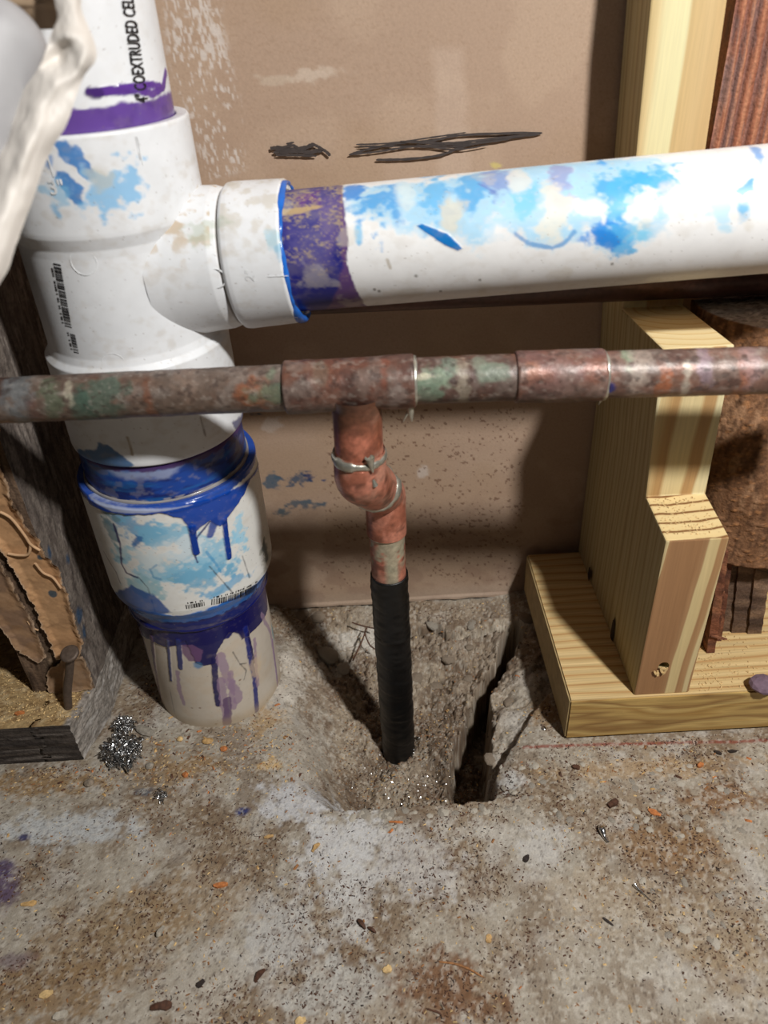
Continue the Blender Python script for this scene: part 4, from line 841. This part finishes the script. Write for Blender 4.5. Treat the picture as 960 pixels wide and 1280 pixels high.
# right old stud
rst = empty('wall_stud', 'old red-brown splintered stud at the right edge beside the new stud', 'stud')
xl = aty(921, 0, -.03)[0]
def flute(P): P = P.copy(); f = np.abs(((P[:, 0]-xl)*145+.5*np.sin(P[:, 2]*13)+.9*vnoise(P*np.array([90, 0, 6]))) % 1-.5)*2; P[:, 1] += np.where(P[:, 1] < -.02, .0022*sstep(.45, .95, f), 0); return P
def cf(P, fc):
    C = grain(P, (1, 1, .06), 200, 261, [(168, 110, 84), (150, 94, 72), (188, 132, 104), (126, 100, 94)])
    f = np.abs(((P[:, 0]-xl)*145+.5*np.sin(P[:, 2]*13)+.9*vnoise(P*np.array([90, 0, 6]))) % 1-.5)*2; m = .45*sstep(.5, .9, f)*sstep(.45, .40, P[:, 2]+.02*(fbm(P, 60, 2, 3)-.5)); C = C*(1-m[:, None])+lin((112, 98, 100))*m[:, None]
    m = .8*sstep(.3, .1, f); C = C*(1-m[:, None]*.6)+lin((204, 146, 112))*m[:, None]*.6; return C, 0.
zl = aty(930, 417, -.100)[2]
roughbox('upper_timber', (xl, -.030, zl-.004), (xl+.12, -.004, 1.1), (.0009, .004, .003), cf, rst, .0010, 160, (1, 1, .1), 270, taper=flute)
# rounded middle block with grey sawn top
zbm = aty(935, 717, -.128)[2]; cxm, cym = .252, -.075
na, nz = 110, 150; A, B = np.meshgrid(np.linspace(-1.75, 1.75, na), np.linspace(zbm, zl-.002, nz), indexing='ij'); A = A.ravel(); B = B.ravel()
P = np.stack([cxm+.052*np.sin(A), cym-.050*np.cos(A), B], -1); dsp = (fbm(P*np.array([1, 1, .3]), 110, 4, 280)-.5)*.0022+.0009*sstep(.60, .70, fbm(P, 420, 3, 281)); P += np.stack([np.sin(A), -np.cos(A), 0*A], -1)*dsp[:, None]
P[:, 1] = P[:, 1]+.028*sstep(zl-.11, zl, B)
C = grain(P, (1, 1, .2), 130, 282, [(142, 104, 76), (124, 88, 62), (160, 122, 92), (84, 58, 42)]); m = sstep(.62, .68, fbm(P, 420, 3, 281))[:, None]*.7; C = C*(1-m)+lin((176, 124, 82))*m
capn = 24; Vc = [P]; q1_ = gridq(na, nz); top = np.arange(na)*nz+nz-1; bt = np.arange(na)*nz
T = []; 
for k in range(1, capn+1): T.append(P[top]*(1-k/capn)+np.array([cxm, cym+.04, zl-.002])*(k/capn))
T = np.concatenate(T); T[:, 2] += (fbm(T, 200, 3, 285)-.5)*.0016; CT = grain(T, (.6, 1.4, 1), 170, 286, [(176, 172, 168), (150, 146, 144), (196, 190, 186), (96, 92, 94)])
Bo = []
for k in range(1, 5): Bo.append(P[bt]*(1-k/4)+np.array([cxm, cym+.04, zbm])*(k/4))
Bo = np.concatenate(Bo); n0 = len(P); Q = [q1_]
prev = top
for k in range(capn):
    cur = n0+k*na+np.arange(na); Q.append(np.stack([prev[:-1], prev[1:], cur[1:], cur[:-1]], -1)); prev = cur
n0b = n0+len(T); prev = bt
for k in range(4):
    cur = n0b+k*na+np.arange(na); Q.append(np.stack([prev[1:], prev[:-1], cur[:-1], cur[1:]], -1)); prev = cur
CB = np.zeros((len(Bo), 3))+lin((96, 70, 52))
o = mk('rounded_block', np.concatenate([P, T, Bo]), np.concatenate(Q), M_OLD, rst, True, np.concatenate([C, CT, CB]), 0, 0); o['label'] = 'brown scalloped lower part with grey sawn top, dusted with sawdust'
# splintered foot: separate strips
def strip(px, Y, th, cols, seed, name='splinter'):
    (ax, ay), (bx, by), w0, w1 = px; p0 = aty(ax, ay, Y); p1 = aty(bx, by, Y); V = []; n = 26
    for i in range(n+1):
        t = i/n; c_ = p0*(1-t)+p1*t; w = (w0*(1-t)+w1*t)*.5
        for sg, yy in ((-1, 0), (1, 0), (1, th), (-1, th)):
            j = np.array([(random.random()-.5)*.0007, (random.random()-.5)*.0007, 0]); V.append(c_+[sg*w, yy, 0]+j)
    V = np.array(V); Q = [(4*i+j, 4*i+(j+1) % 4, 4*i+4+(j+1) % 4, 4*i+4+j) for i in range(n) for j in range(4)]+[(3, 2, 1, 0), (4*n, 4*n+1, 4*n+2, 4*n+3)]
    mk(name, V, Q, M_OLD, rst, False, grain(V, (1, 1, .2), 260, seed, cols), 0, 0)
RB = [(128, 80, 58), (104, 64, 48), (150, 100, 72), (66, 44, 36)]; GB = [(110, 88, 72), (92, 72, 60), (134, 108, 88), (60, 46, 40)]
strip(((898, 690), (879, 832), .010, .011), -.118, .02, GB, 301); strip(((906, 690), (886, 836), .005, .006), -.126, .01, RB, 302); strip(((912, 700), (893, 834), .004, .005), -.115, .02, RB, 303)
strip(((922, 690), (903, 826), .014, .010), -.106, .03, GB, 304); strip(((938, 690), (922, 830), .014, .013), -.108, .03, GB, 305); strip(((956, 700), (938, 832), .011, .009), -.110, .03, GB, 306)
strip(((893, 796), (907, 800), .004, .003), -.128, .0014, RB, 307); strip(((903, 740), (897, 800), .003, .002), -.120, .004, RB, 308)
at_base(rst, (.24, -.08, .0405))

# ================================================================== FOREGROUND SHEETING AND PIPE END (top left)
def near(x, y, z): d = ray(x, y); return CP+d*z/(d@FV)
sheet = empty('torn_sheeting', 'twisted torn off-white sheeting hanging in front of the stack at top left', 'sheeting')
rows = [(-200, [(64, .262), (80, .258), (94, .262), (108, .268)]), (-100, [(60, .262), (78, .258), (92, .262), (106, .268)]), (-40, [( 60, .262), (78, .258), (92, .262), (104, .268)]), (0, [(68, .262), (80, .257), (92, .258), (99, .266)]), (25, [(72, .262), (82, .255), (96, .256), (107, .266)]), (45, [(66, .262), (84, .250), (104, .254), (115, .264)]), (62, [(60, .256), (80, .262), (104, .252), (119, .262)]), (78, [(54, .254), (74, .266), (98, .252), (116, .262)]), (95, [(44, .258), (68, .252), (92, .254), (104, .262)]),
        (125, [(20, .262), (52, .250), (72, .256), (94, .262)]), (155, [(6, .264), (38, .248), (62, .254), (84, .264)]), (195, [(-16, .266), (24, .246), (44, .254), (58, .264)]), (235, [(-26, .262), (8, .248), (28, .252), (44, .262)]), (275, [(-40, .262), (-8, .248), (14, .252), (29, .262)]), (315, [(-50, .262), (-20, .250), (2, .252), (17, .262)]), (350, [(-60, .262), (-30, .252), (-12, .254), (2, .262)]), (400, [(-90, .262), (-60, .252), (-45, .254), (-32, .262)])]
ctl = np.array([[near(x, y, .256+(z-.256)*.45) for x, z in r] for y, r in rows])          # rows x 4 x 3
nu, nv = 130, 60
def cr1(arr, m):
    t = np.linspace(0, len(arr)-1, m); i = np.clip(t.astype(int), 0, len(arr)-2); f = (t-i).reshape(-1, *([1]*(arr.ndim-1)))
    a = arr[np.maximum(i-1, 0)]; b_ = arr[i]; c_ = arr[i+1]; d = arr[np.minimum(i+2, len(arr)-1)]
    return .5*((2*b_)+(-a+c_)*f+(2*a-5*b_+4*c_-d)*f*f+(-a+3*b_-3*c_+d)*f**3)
g = cr1(ctl, nu); g = cr1(g.transpose(1, 0, 2), nv).transpose(1, 0, 2); P = g.reshape(-1, 3)
P = P-FV*((fbm(P*np.array([1.4, 1, .7]), 60, 4, 310)-.5)*.0065)[:, None]+RV*((fbm(P, 90, 3, 311)-.5)*.0012)[:, None]
G = gridq(nu, nv); k = len(P)
mk('sheet', np.vstack([P, P+FV*.0008]), np.vstack([G, G[:, ::-1]+k]), M_SHEET, sheet, True)
# tan fold behind
rows = [(-200, [(-60, .27), (0, .272), (60, .272), (90, .272)]), (-100, [(-60, .27), (0, .272), (54, .272), (84, .272)]), (-10, [(-60, .27), (0, .272), (48, .270), (77, .272)]), (12, [(-60, .272), (10, .274), (50, .272), (80, .274)]), (36, [(-60, .276), (24, .278), (56, .276), (80, .276)])]
ctl = np.array([[near(x, y, z) for x, z in r] for y, r in rows]); g = cr1(ctl, 30); g = cr1(g.transpose(1, 0, 2), 40).transpose(1, 0, 2); P = g.reshape(-1, 3); P = P-FV*((fbm(P, 60, 3, 315)-.5)*.004)[:, None]; G = gridq(30, 40)
o = mk('folded_flap', np.vstack([P, P+FV*.0008]), np.vstack([G, G[:, ::-1]+len(P)]), M_SHEETT, sheet, True); o['label'] = 'tan folded flap above the pipe end'
rows = [(60, [(-50, .262), (-20, .266), (40, .268), (70, .268)]), (110, [(-50, .270), (-10, .272), (30, .272), (50, .270)]), (150, [(-50, .272), (-20, .276), (8, .274), (22, .270)]), (180, [(-50, .274), (-30, .276), (0, .274), (12, .270)])]
ctl = np.array([[near(x, y, z+.004) for x, z in r] for y, r in rows[1:]]); g = cr1(ctl, 24); g = cr1(g.transpose(1, 0, 2), 30).transpose(1, 0, 2); P = g.reshape(-1, 3); G = gridq(24, 30)
mk('folded_flap', np.vstack([P, P+FV*.0008]), np.vstack([G, G[:, ::-1]+len(P)]), M_SHEETT, sheet, True)
at_base(sheet, tuple(near(10, 300, .26)))
# rounded pipe end
pe = near(-4, 90, .262); axd = (UV*.86+RV*.30); axd = axd/np.linalg.norm(axd)
A_ = pe-axd*(.0565+.40)-RV*.0035
pr = [(0, 0.), (.0002, .0168), (.467, .0168)]+[(.467+.0135*math.sin(t), .0168*math.cos(t)) for t in np.linspace(.15, 1.5708, 12)]
c = Cyl(A_, A_+axd, pr, nf=60, nb=24, step=.002); o = mk('capped_pipe', c.P, c.Q, plain('grey_white_plastic', (158, 157, 159), .55, 0, .05, 200, .04), None, True)
tag(o, 'rounded grey-white capped pipe end held in the torn sheeting at top left corner', 'pipe')

# ================================================================== STONES, DEBRIS
def rock(seed, sub=2, flat=.6):
    bm = bmesh.new(); bmesh.ops.create_icosphere(bm, subdivisions=sub, radius=1); V = np.array([v.co[:] for v in bm.verts]); Q = [tuple(v.index for v in f.verts) for f in bm.faces]; bm.free()
    V *= (.7+.6*fbm(V, 1.1, 3, seed))[:, None]; V[:, 2] *= flat; return V, Q
ROCKS = []
for i in range(6):
    V, Q = rock(330+i, 2, .62); me = mk('aggregate_stone', V, Q, [M_ROCK, M_ROCK2, M_PALE][i % 3], None, False); ROCKS.append(me.data); bpy.data.objects.remove(me)
def put_rock(name, p, s, parent, me, rz=None, flat=1.):
    o = bpy.data.objects.new(name, me); COL.objects.link(o); o.parent = parent; o.location = p; o.scale = (s[0], s[1], s[2]*flat); o.rotation_euler = (random.uniform(-.2, .2), random.uniform(-.2, .2), random.uniform(0, 6.28) if rz is None else rz); return o
r_ = random.Random(11)
# stones showing at the cut front edge, in the hole and in the worn surface
spots = []
for i in range(34): x = r_.uniform(430, 700); spots.append((x, 1012+r_.uniform(0, 9)-.02*(x-540), r_.uniform(.0022, .0045)))
for i in range(46): spots.append((r_.uniform(660, 930), r_.uniform(955, 1050), r_.uniform(.0018, .004)))
for i in range(16): spots.append((r_.uniform(770, 960), r_.uniform(1100, 1200), r_.uniform(.002, .0045)))
for i in range(14): spots.append((r_.uniform(600, 680), r_.uniform(950, 1000), r_.uniform(.002, .0035)))
for x, y, s in spots:
    p = atz(x, y, 0); z = floor_z(p[0], p[1])
    if z < -.006: continue
    put_rock('aggregate_stone', (p[0], p[1], z-s*.28), (s, s*r_.uniform(.6, .9), s*.75), floor, r_.choice(ROCKS[1:3]+ROCKS[4:6]))
for x, y, z0, s in [(375, 768, -.012, .009), (410, 815, -.022, .010), (383, 812, -.014, .007), (430, 840, -.034, .007), (463, 900, -.045, .004), (540, 783, -.018, .006), (590, 775, -.012, .006),
        (587, 816, -.03, .004), (655, 812, -.014, .004), (640, 815, -.016, .003), (660, 775, -.01, .008), (585, 852, -.04, .004), (545, 860, -.045, .006), (560, 830, -.034, .006), (520, 850, -.04, .007), (400, 770, -.012, .008), (600, 890, -.02, .005), (615, 945, -.014, .006), (640, 870, -.010, .006)]:
    p = atz(x, y, z0); z = floor_z(p[0], p[1]); put_rock('aggregate_stone', (p[0], p[1], z-s*.22), (s, s*.8, s*.7), floor, ROCKS[r_.choice([0, 0, 1, 3, 3])])
# loose grains nobody could count
def scatter(name, count, dens, size, mat, seed, region, parent=None, kind='stuff', zf=None, lab=None, cat=None):
    g_ = np.random.default_rng(seed); k = count*6; x = g_.uniform(region[0], region[1], k); y = g_.uniform(region[2], region[3], k)
    w = dens(np.stack([x, y, 0*x], -1)); keep = g_.random(k) < w; x = x[keep][:count]; y = y[keep][:count]; V = []; Q = []
    for i, (a, b_) in enumerate(zip(x, y)):
        z = zf(a, b_) if zf else floor_z(a, b_)
        L = size[0]+(size[1]-size[0])*g_.random()**2; w_ = L*g_.uniform(.25, .6); h = L*.28; t = g_.uniform(0, 6.28); cx, sx_ = math.cos(t), math.sin(t); j = len(V)
        for u, v, q in ((-L/2, -w_/2, 0), (L/2, -w_/3, 0), (L/3, w_/2, 0), (-L/2, w_/3, 0), (0, 0, h)): V.append((a+u*cx-v*sx_, b_+u*sx_+v*cx, z+q+.0001))
        Q += [(j, j+1, j+4), (j+1, j+2, j+4), (j+2, j+3, j+4), (j+3, j, j+4)]
    ml = mat if isinstance(mat, list) else [mat]; nq = len(Q)//4; pick = np.repeat(g_.integers(0, len(ml), nq), 4)
    o = mk(name, np.array(V), Q, None, parent, False, mats=ml, mi=pick); tag(o, lab, cat, kind=kind); return o
ok = lambda P: 1.*(~((P[:, 0] > .113) & (P[:, 1] > -.165)) & ~((P[:, 0] < -.205) & (P[:, 1] > -.16)) & (np.hypot(P[:, 0]-DX, P[:, 1]-DY) > .047))
d1 = lambda P: ok(P)*(sstep(.44, .60, fbm(P, 22, 5, 41))*.9+.10)*(.3+.7*sstep(.4, .6, fbm(P, 110, 2, 5)))
RG = (-.30, .30, -.36, -.004)
scatter('dirt_grains', 17000, d1, (.0006, .0020), [M_BROWN, M_BROWN, M_BROWN, M_DARK], 1, RG, lab='fine brown and black dirt grains strewn over the concrete floor', cat='dirt')
d2 = lambda P: ok(P)*np.clip(.06+sstep(.03, .0, np.abs(P[:, 1]+.165))*.8*(P[:, 0] < -.05)+.3*sstep(.5, .6, fbm(P, 45, 3, 77)), 0, 1)
scatter('sawdust', 4600, d2, (.0007, .0024), [M_SAWL, M_SAW], 3, RG, lab='pale and orange sawdust flakes strewn over the concrete floor', cat='sawdust')
scatter('sawdust', 900, lambda P: .2+.8*sstep(.04, .0, np.abs(P[:, 0]-.215)), (.0006, .0022), M_SAWL, 5, (.198, .30, -.16, -.02), zf=lambda a, b_: .0408, lab='pale sawdust on the new sill plate beside the stud', cat='sawdust')
scatter('sawdust', 260, lambda P: .25+.75*sstep(.03, .0, P[:, 0]-.125)*0+.0*P[:, 0], (.0006, .0016), M_SAWL, 6, (.162, .193, -.157, -.124), zf=lambda a, b_: prof[3][1]+(-.122-b_)*(.171-prof[3][1])/.0385+.0002, lab='pale sawdust on the lower notch of the new stud', cat='sawdust')
scatter('sawdust', 1600, lambda P: .8+0*P[:, 0], (.0006, .0024), M_SAWL, 7, (-.36, -.214, -.153, -.10), zf=lambda a, b_: .0386, lab='tan sawdust lying on the old sill plate', cat='sawdust')
g3 = lambda P: ok(P)*np.clip(.05+.95*sstep(.05, .0, np.abs(P[:, 1]+.15))*(P[:, 0] < -.05)*(P[:, 0] > -.235)+.5*sstep(.04, 0, np.abs(P[:, 1]+.2))*(P[:, 0] > .08), 0, 1)
scatter('debris', 520, g3, (.0016, .0046), [M_CHIPR, M_CHIP, M_SAW, M_BROWN, M_ROCK], 21, RG, lab='coarser tan and brown crumbs strewn over the concrete floor', cat='debris')
scatter('hole_debris', 2600, lambda P: sstep(-.03, -.045, np.array([floor_z(a, b_) for a, b_ in P[:, :2]])), (.0006, .0022), [M_DARK, M_BROWN, M_CHIP, M_SAW, M_PALE], 22, (-.045, .06, -.2, -.09), lab='mixed dark and tan crumbs on the bottom of the hole', cat='debris')
scatter('metal_filings', 420, lambda P: sstep(.06, .0, np.hypot(P[:, 0]-.01, (P[:, 1]+.15))), (.0006, .0022), M_TIN, 8, (-.04, .055, -.19, -.10), lab='bright metal filings at the bottom of the hole', cat='filings')
# tangled shavings
def clump(px, R_, n, label, seed, z=None):
    p = atz(*px, 0); z = floor_z(p[0], p[1]) if z is None else z; g_ = random.Random(seed); parts = []
    for i in range(n):
        a = g_.uniform(0, 6.28); el = g_.uniform(.0, 1.2); c0 = np.array([p[0]+g_.gauss(0, R_*.3), p[1]+g_.gauss(0, R_*.3), z+abs(g_.gauss(0, R_*.25))])
        d = np.array([math.cos(a)*math.cos(el), math.sin(a)*math.cos(el), math.sin(el)])*R_*g_.uniform(.4, .9); m_ = np.array([g_.gauss(0, 1), g_.gauss(0, 1), g_.gauss(0, 1)])*R_*.25
        w = R_*.05
        V, Q = tube([c0, c0+d*.35+m_, c0+d*.7-m_, c0+d], [w, w*1.6, w*1.4, w*.4], 5, sub=3); parts.append((V, Q))
    V, Q = joinm(parts); o = mk('metal_shavings', V-[p[0], p[1], z], Q, M_TIN, None, False); o.location = (p[0], p[1], z); tag(o, label, 'shavings')
clump((155, 910), .0085, 110, 'small tangle of bright metal shavings nearest the old plate corner, the upper of two', 1)
clump((158, 944), .0125, 190, 'larger tangle of bright metal shavings in front of the old plate corner', 2)
clump((203, 997), .0045, 50, 'tiny pale tangle of shavings below the white stack', 3)
# separate chips and pebbles
def chip(name, px, L, W_, T, mat, label, cat, rz=0., ry=0., curl_=0., seed=0, zc_=None, group=None):
    z0 = 0 if zc_ is None else zc_; p = atz(*px, z0); z = floor_z(p[0], p[1]) if zc_ is None else zc_
    V, Q = shard(L, W_, T, seed, curl_); V = V@rotm(0, ry, 0).T; V[:, 2] -= V[:, 2].min()
    o = mk(name, V, Q, mat, None, False); o.location = (p[0], p[1], z-.0002); o.rotation_euler = (0, 0, rz); tag(o, label, cat, group); return o
def pebble(px, s, mat, label, seed, name='pebble', cat='stone', rz=0):
    p = atz(*px, 0); z = floor_z(p[0], p[1]); V, Q = rock(seed, 2, .8); V = V*np.array(s); V[:, 2] -= V[:, 2].min()
    o = mk(name, V, Q, mat, None, False); o.location = (p[0], p[1], z-.0004); o.rotation_euler = (0, 0, rz); tag(o, label, cat)
pebble((182, 916), (.0085, .0034, .0034), M_ROCK2, 'long grey stone beside the upper tangle of shavings', 401, rz=-.5)
pebble((112, 980), (.0035, .003, .0028), M_ROCK, 'small brown stone in front of the old plate', 402); pebble((188, 959), (.0028, .0026, .0024), M_ROCK2, 'round grey pebble right of the larger shavings tangle', 403)
pebble((280, 937), (.0030, .0022, .0018), M_CHIPR, 'small orange stone chip just in front of the white stack', 404, 'stone_chip'); pebble((260, 928), (.0040, .0026, .0024), M_CHIP, 'flat tan stone chip at the foot of the white stack', 405, 'stone_chip')
pebble((232, 970), (.0022, .002, .002), M_CHIPR, 'tiny orange stone chip below the white stack', 406, 'stone_chip'); pebble((225, 925), (.0022, .002, .002), M_SAWL, 'tiny pale pebble left of the stack foot', 407)
pebble((949, 862), (.009, .008, .006), plain('purple_stained_stone', (120, 98, 112), .8), 'purple-grey lump at the right edge on the sill plate', 408, 'concrete_lump')
bpy.data.objects['concrete_lump'].location = tuple(atz(952, 862, .041))
chip('wood_chip', (276, 1107), .0085, .0034, .0016, M_CHIPR, 'small orange wood chip on the lower left floor', 'chip', .1, seed=1)
chip('wood_chip', (395, 1060), .0070, .0028, .0010, M_CHIP, 'curled tan wood chip on the pale patch left of the hole', 'chip', .9, curl_=.0015, seed=2)
chip('wood_chip', (336, 1046), .0060, .0026, .0010, M_CHIP, 'tan wood chip left of the curled chip', 'chip', .2, seed=3)
chip('wood_chip', (484, 1212), .0050, .0045, .0014, M_SAWL, 'squarish tan wood chip at the bottom centre', 'chip', .3, seed=4)
chip('wood_chip', (376, 1277), .0055, .0045, .0014, M_SAWL, 'tan wood chip cut by the bottom edge', 'chip', .3, seed=5)
chip('wood_chip', (611, 1174), .0046, .0044, .0010, M_CHIP, 'round orange-tan chip near the thin twig', 'chip', 1.3, seed=6)
chip('wood_chip', (58, 1243), .0070, .0045, .0014, M_SAWL, 'pale tan wood chip at the lower left corner', 'chip', .3, seed=7)
chip('wood_chip', (36, 1130), .0090, .0040, .0010, M_CHIP, 'thin tan wood chip at the left edge', 'chip', .1, seed=8)
chip('wood_chip', (202, 1259), .0110, .0055, .0018, M_BROWN, 'brown wood chip at the bottom left', 'chip', .1, curl_=.001, seed=9)
chip('wood_chip', (325, 1220), .0080, .0030, .0010, M_BROWN, 'brown curled sliver left of the tan chip', 'chip', .9, curl_=.002, seed=10)
chip('plastic_chip', (201, 1168), .0070, .0030, .0020, M_PALE, 'upright white plastic chip on the lower left floor', 'chip', 1.3, .5, seed=11)
chip('plastic_chip', (213, 1182), .0050, .0030, .0014, M_PALE, 'flat white chip just below the upright white chip', 'chip', 1.0, seed=12)
chip('stone_chip', (251, 1230), .0048, .0036, .0016, M_DARK, 'dark grey stone chip near the bottom left', 'chip', .8, seed=13)
chip('stone_chip', (76, 1270), .0075, .0050, .0018, M_PALE, 'white stone chip at the bottom left corner', 'chip', .3, seed=14)
chip('bark_chip', (452, 1156), .0070, .0022, .0016, M_BROWN, 'dark curled bark chip on the centre floor', 'chip', -.9, curl_=.002, seed=15)
chip('bark_chip', (465, 1163), .0055, .0022, .0016, M_BROWN, 'small bark chip touching the curled bark chip', 'chip', -.6, curl_=.001, seed=16)
chip('bark_chip', (658, 1074), .0052, .0030, .0014, M_DARK, 'black chip left of the metal drip', 'chip', .9, seed=17)
chip('bark_chip', (897, 942), .0050, .0028, .0014, M_DARK, 'black chip in front of the new sill plate, left of two', 'chip', -.6, seed=18)
chip('bark_chip', (915, 940), .0058, .0024, .0014, M_DARK, 'black chip in front of the new sill plate, right of two', 'chip', 0, seed=19)
chip('wood_chip', (720, 960), .0050, .0036, .0018, M_BROWN, 'red-brown chip in front of the plate corner', 'chip', -.3, seed=20)
chip('wood_chip', (875, 958), .0050, .0034, .0016, M_CHIPR, 'orange-brown chip below the black chips', 'chip', .5, seed=21)
chip('wood_chip', (766, 1006), .0075, .0050, .0026, M_BROWN, 'dark brown chip above the metal drip', 'chip', .5, seed=22)
chip('bark_chip', (760, 1153), .0065, .0016, .0010, M_DARK, 'thin black sliver on the right floor', 'chip', -.8, seed=23)
chip('stone_chip', (955, 1112), .0040, .0026, .0016, M_PALE, 'white stone chip at the right edge', 'chip', 0, seed=24)
chip('wood_chip', (818, 1016), .0080, .0040, .0010, M_CHIPR, 'orange-brown flake on the worn stony patch', 'chip', -.6, seed=25)
chip('bark_chip', (495, 1028), .0090, .0020, .0008, M_CHIPR, 'thin reddish sliver at the front edge of the hole', 'chip', -.1, seed=26)
chip('stone_chip', (25, 892), .0060, .0030, .0016, M_CHIPR, 'red-brown sliver on the old sill plate', 'chip', .2, seed=27, zc_=.0388)
# metal drip, ball pin, twig, roots, solder splashes
def wire(name, px, rad, mat, label, cat, zs=None, n=10):
    P = []
    for i, (x, y) in enumerate(px):
        p = atz(x, y, 0 if zs is None else zs[i]); P.append((p[0], p[1], (floor_z(p[0], p[1])+rad[i]) if zs is None else zs[i]))
    V, Q = tube(np.array(P), rad, n, sub=6); b0 = np.array(P[0]); o = mk(name, V-b0, Q, mat, None, True); o.location = tuple(b0); tag(o, label, cat); return o
wire('solder_drip', [(749, 1034), (752, 1040), (755, 1047), (760, 1054)], [.0010, .0023, .0013, .0009], M_TIN, 'shiny teardrop of solder lying on the right floor', 'solder')
wire('pin', [(793, 1107), (795, 1110), (806, 1120), (818, 1130)], [.0013, .0010, .0004, .0003], M_TIN, 'thin pin with a tiny round head on the right floor', 'pin')
wire('twig', [(549, 1203), (570, 1206), (588, 1213), (598, 1219), (607, 1223)], [.0005, .0006, .0006, .0005, .0002], M_SAW, 'thin dry twig on the bottom centre floor', 'twig')
wire('twig', [(535, 1262), (548, 1266), (552, 1270)], [.0005, .0006, .0003], M_BROWN, 'short brown twig near the bottom edge', 'twig')
wire('root', [(458, 785), (453, 800), (446, 815), (441, 826)], [.0007]*4, M_BROWN, 'thin dry root on the back wall of the hole, left of the taped pipe', 'root', [-.010, -.013, -.018, -.022])
wire('root', [(440, 778), (452, 782), (470, 786)], [.0006]*3, M_BROWN, 'short dry root crossing under the board edge', 'root', [-.008, -.009, -.010])
wire('root', [(456, 792), (462, 806), (470, 812)], [.0006]*3, M_BROWN, 'forked dry root touching the taped pipe', 'root', [-.012, -.016, -.018])
def splash(px, s, label, seed, z=-.055):
    p = atz(*px, z); V, Q = rock(seed, 2, .6); o = mk('solder_splash', V*s, Q, M_TIN, None, True); o.location = (p[0], p[1], floor_z(p[0], p[1])+s*.2); tag(o, label, 'solder')
splash((516, 942), .0035, 'bright solder blob right at the foot of the taped pipe', 501); splash((506, 948), .0028, 'smaller solder blob in front of the taped pipe', 502); splash((524, 933), .0018, 'tiny solder bead right of the taped pipe', 503)
splash((680, 911), .0018, 'tiny bright bead on the floor left of the new plate', 504, 0)

GR = {'wood_chip': 'wood chips on the floor', 'bark_chip': 'dark bark chips on the floor', 'stone_chip': 'stone chips on the floor', 'plastic_chip': 'white plastic chips on the floor', 'pebble': 'small stones near the old plate',
      'root': 'dry roots in the hole', 'twig': 'twigs on the floor', 'metal_shavings': 'tangled metal shavings', 'solder_splash': 'solder beads by the hole', 'wall_stud': 'wall studs', 'sill_plate': 'sill plates'}
for o in S.objects:
    if o.parent is None and o.get('label') and o.name.split('.')[0] in GR: o['group'] = GR[o.name.split('.')[0]]
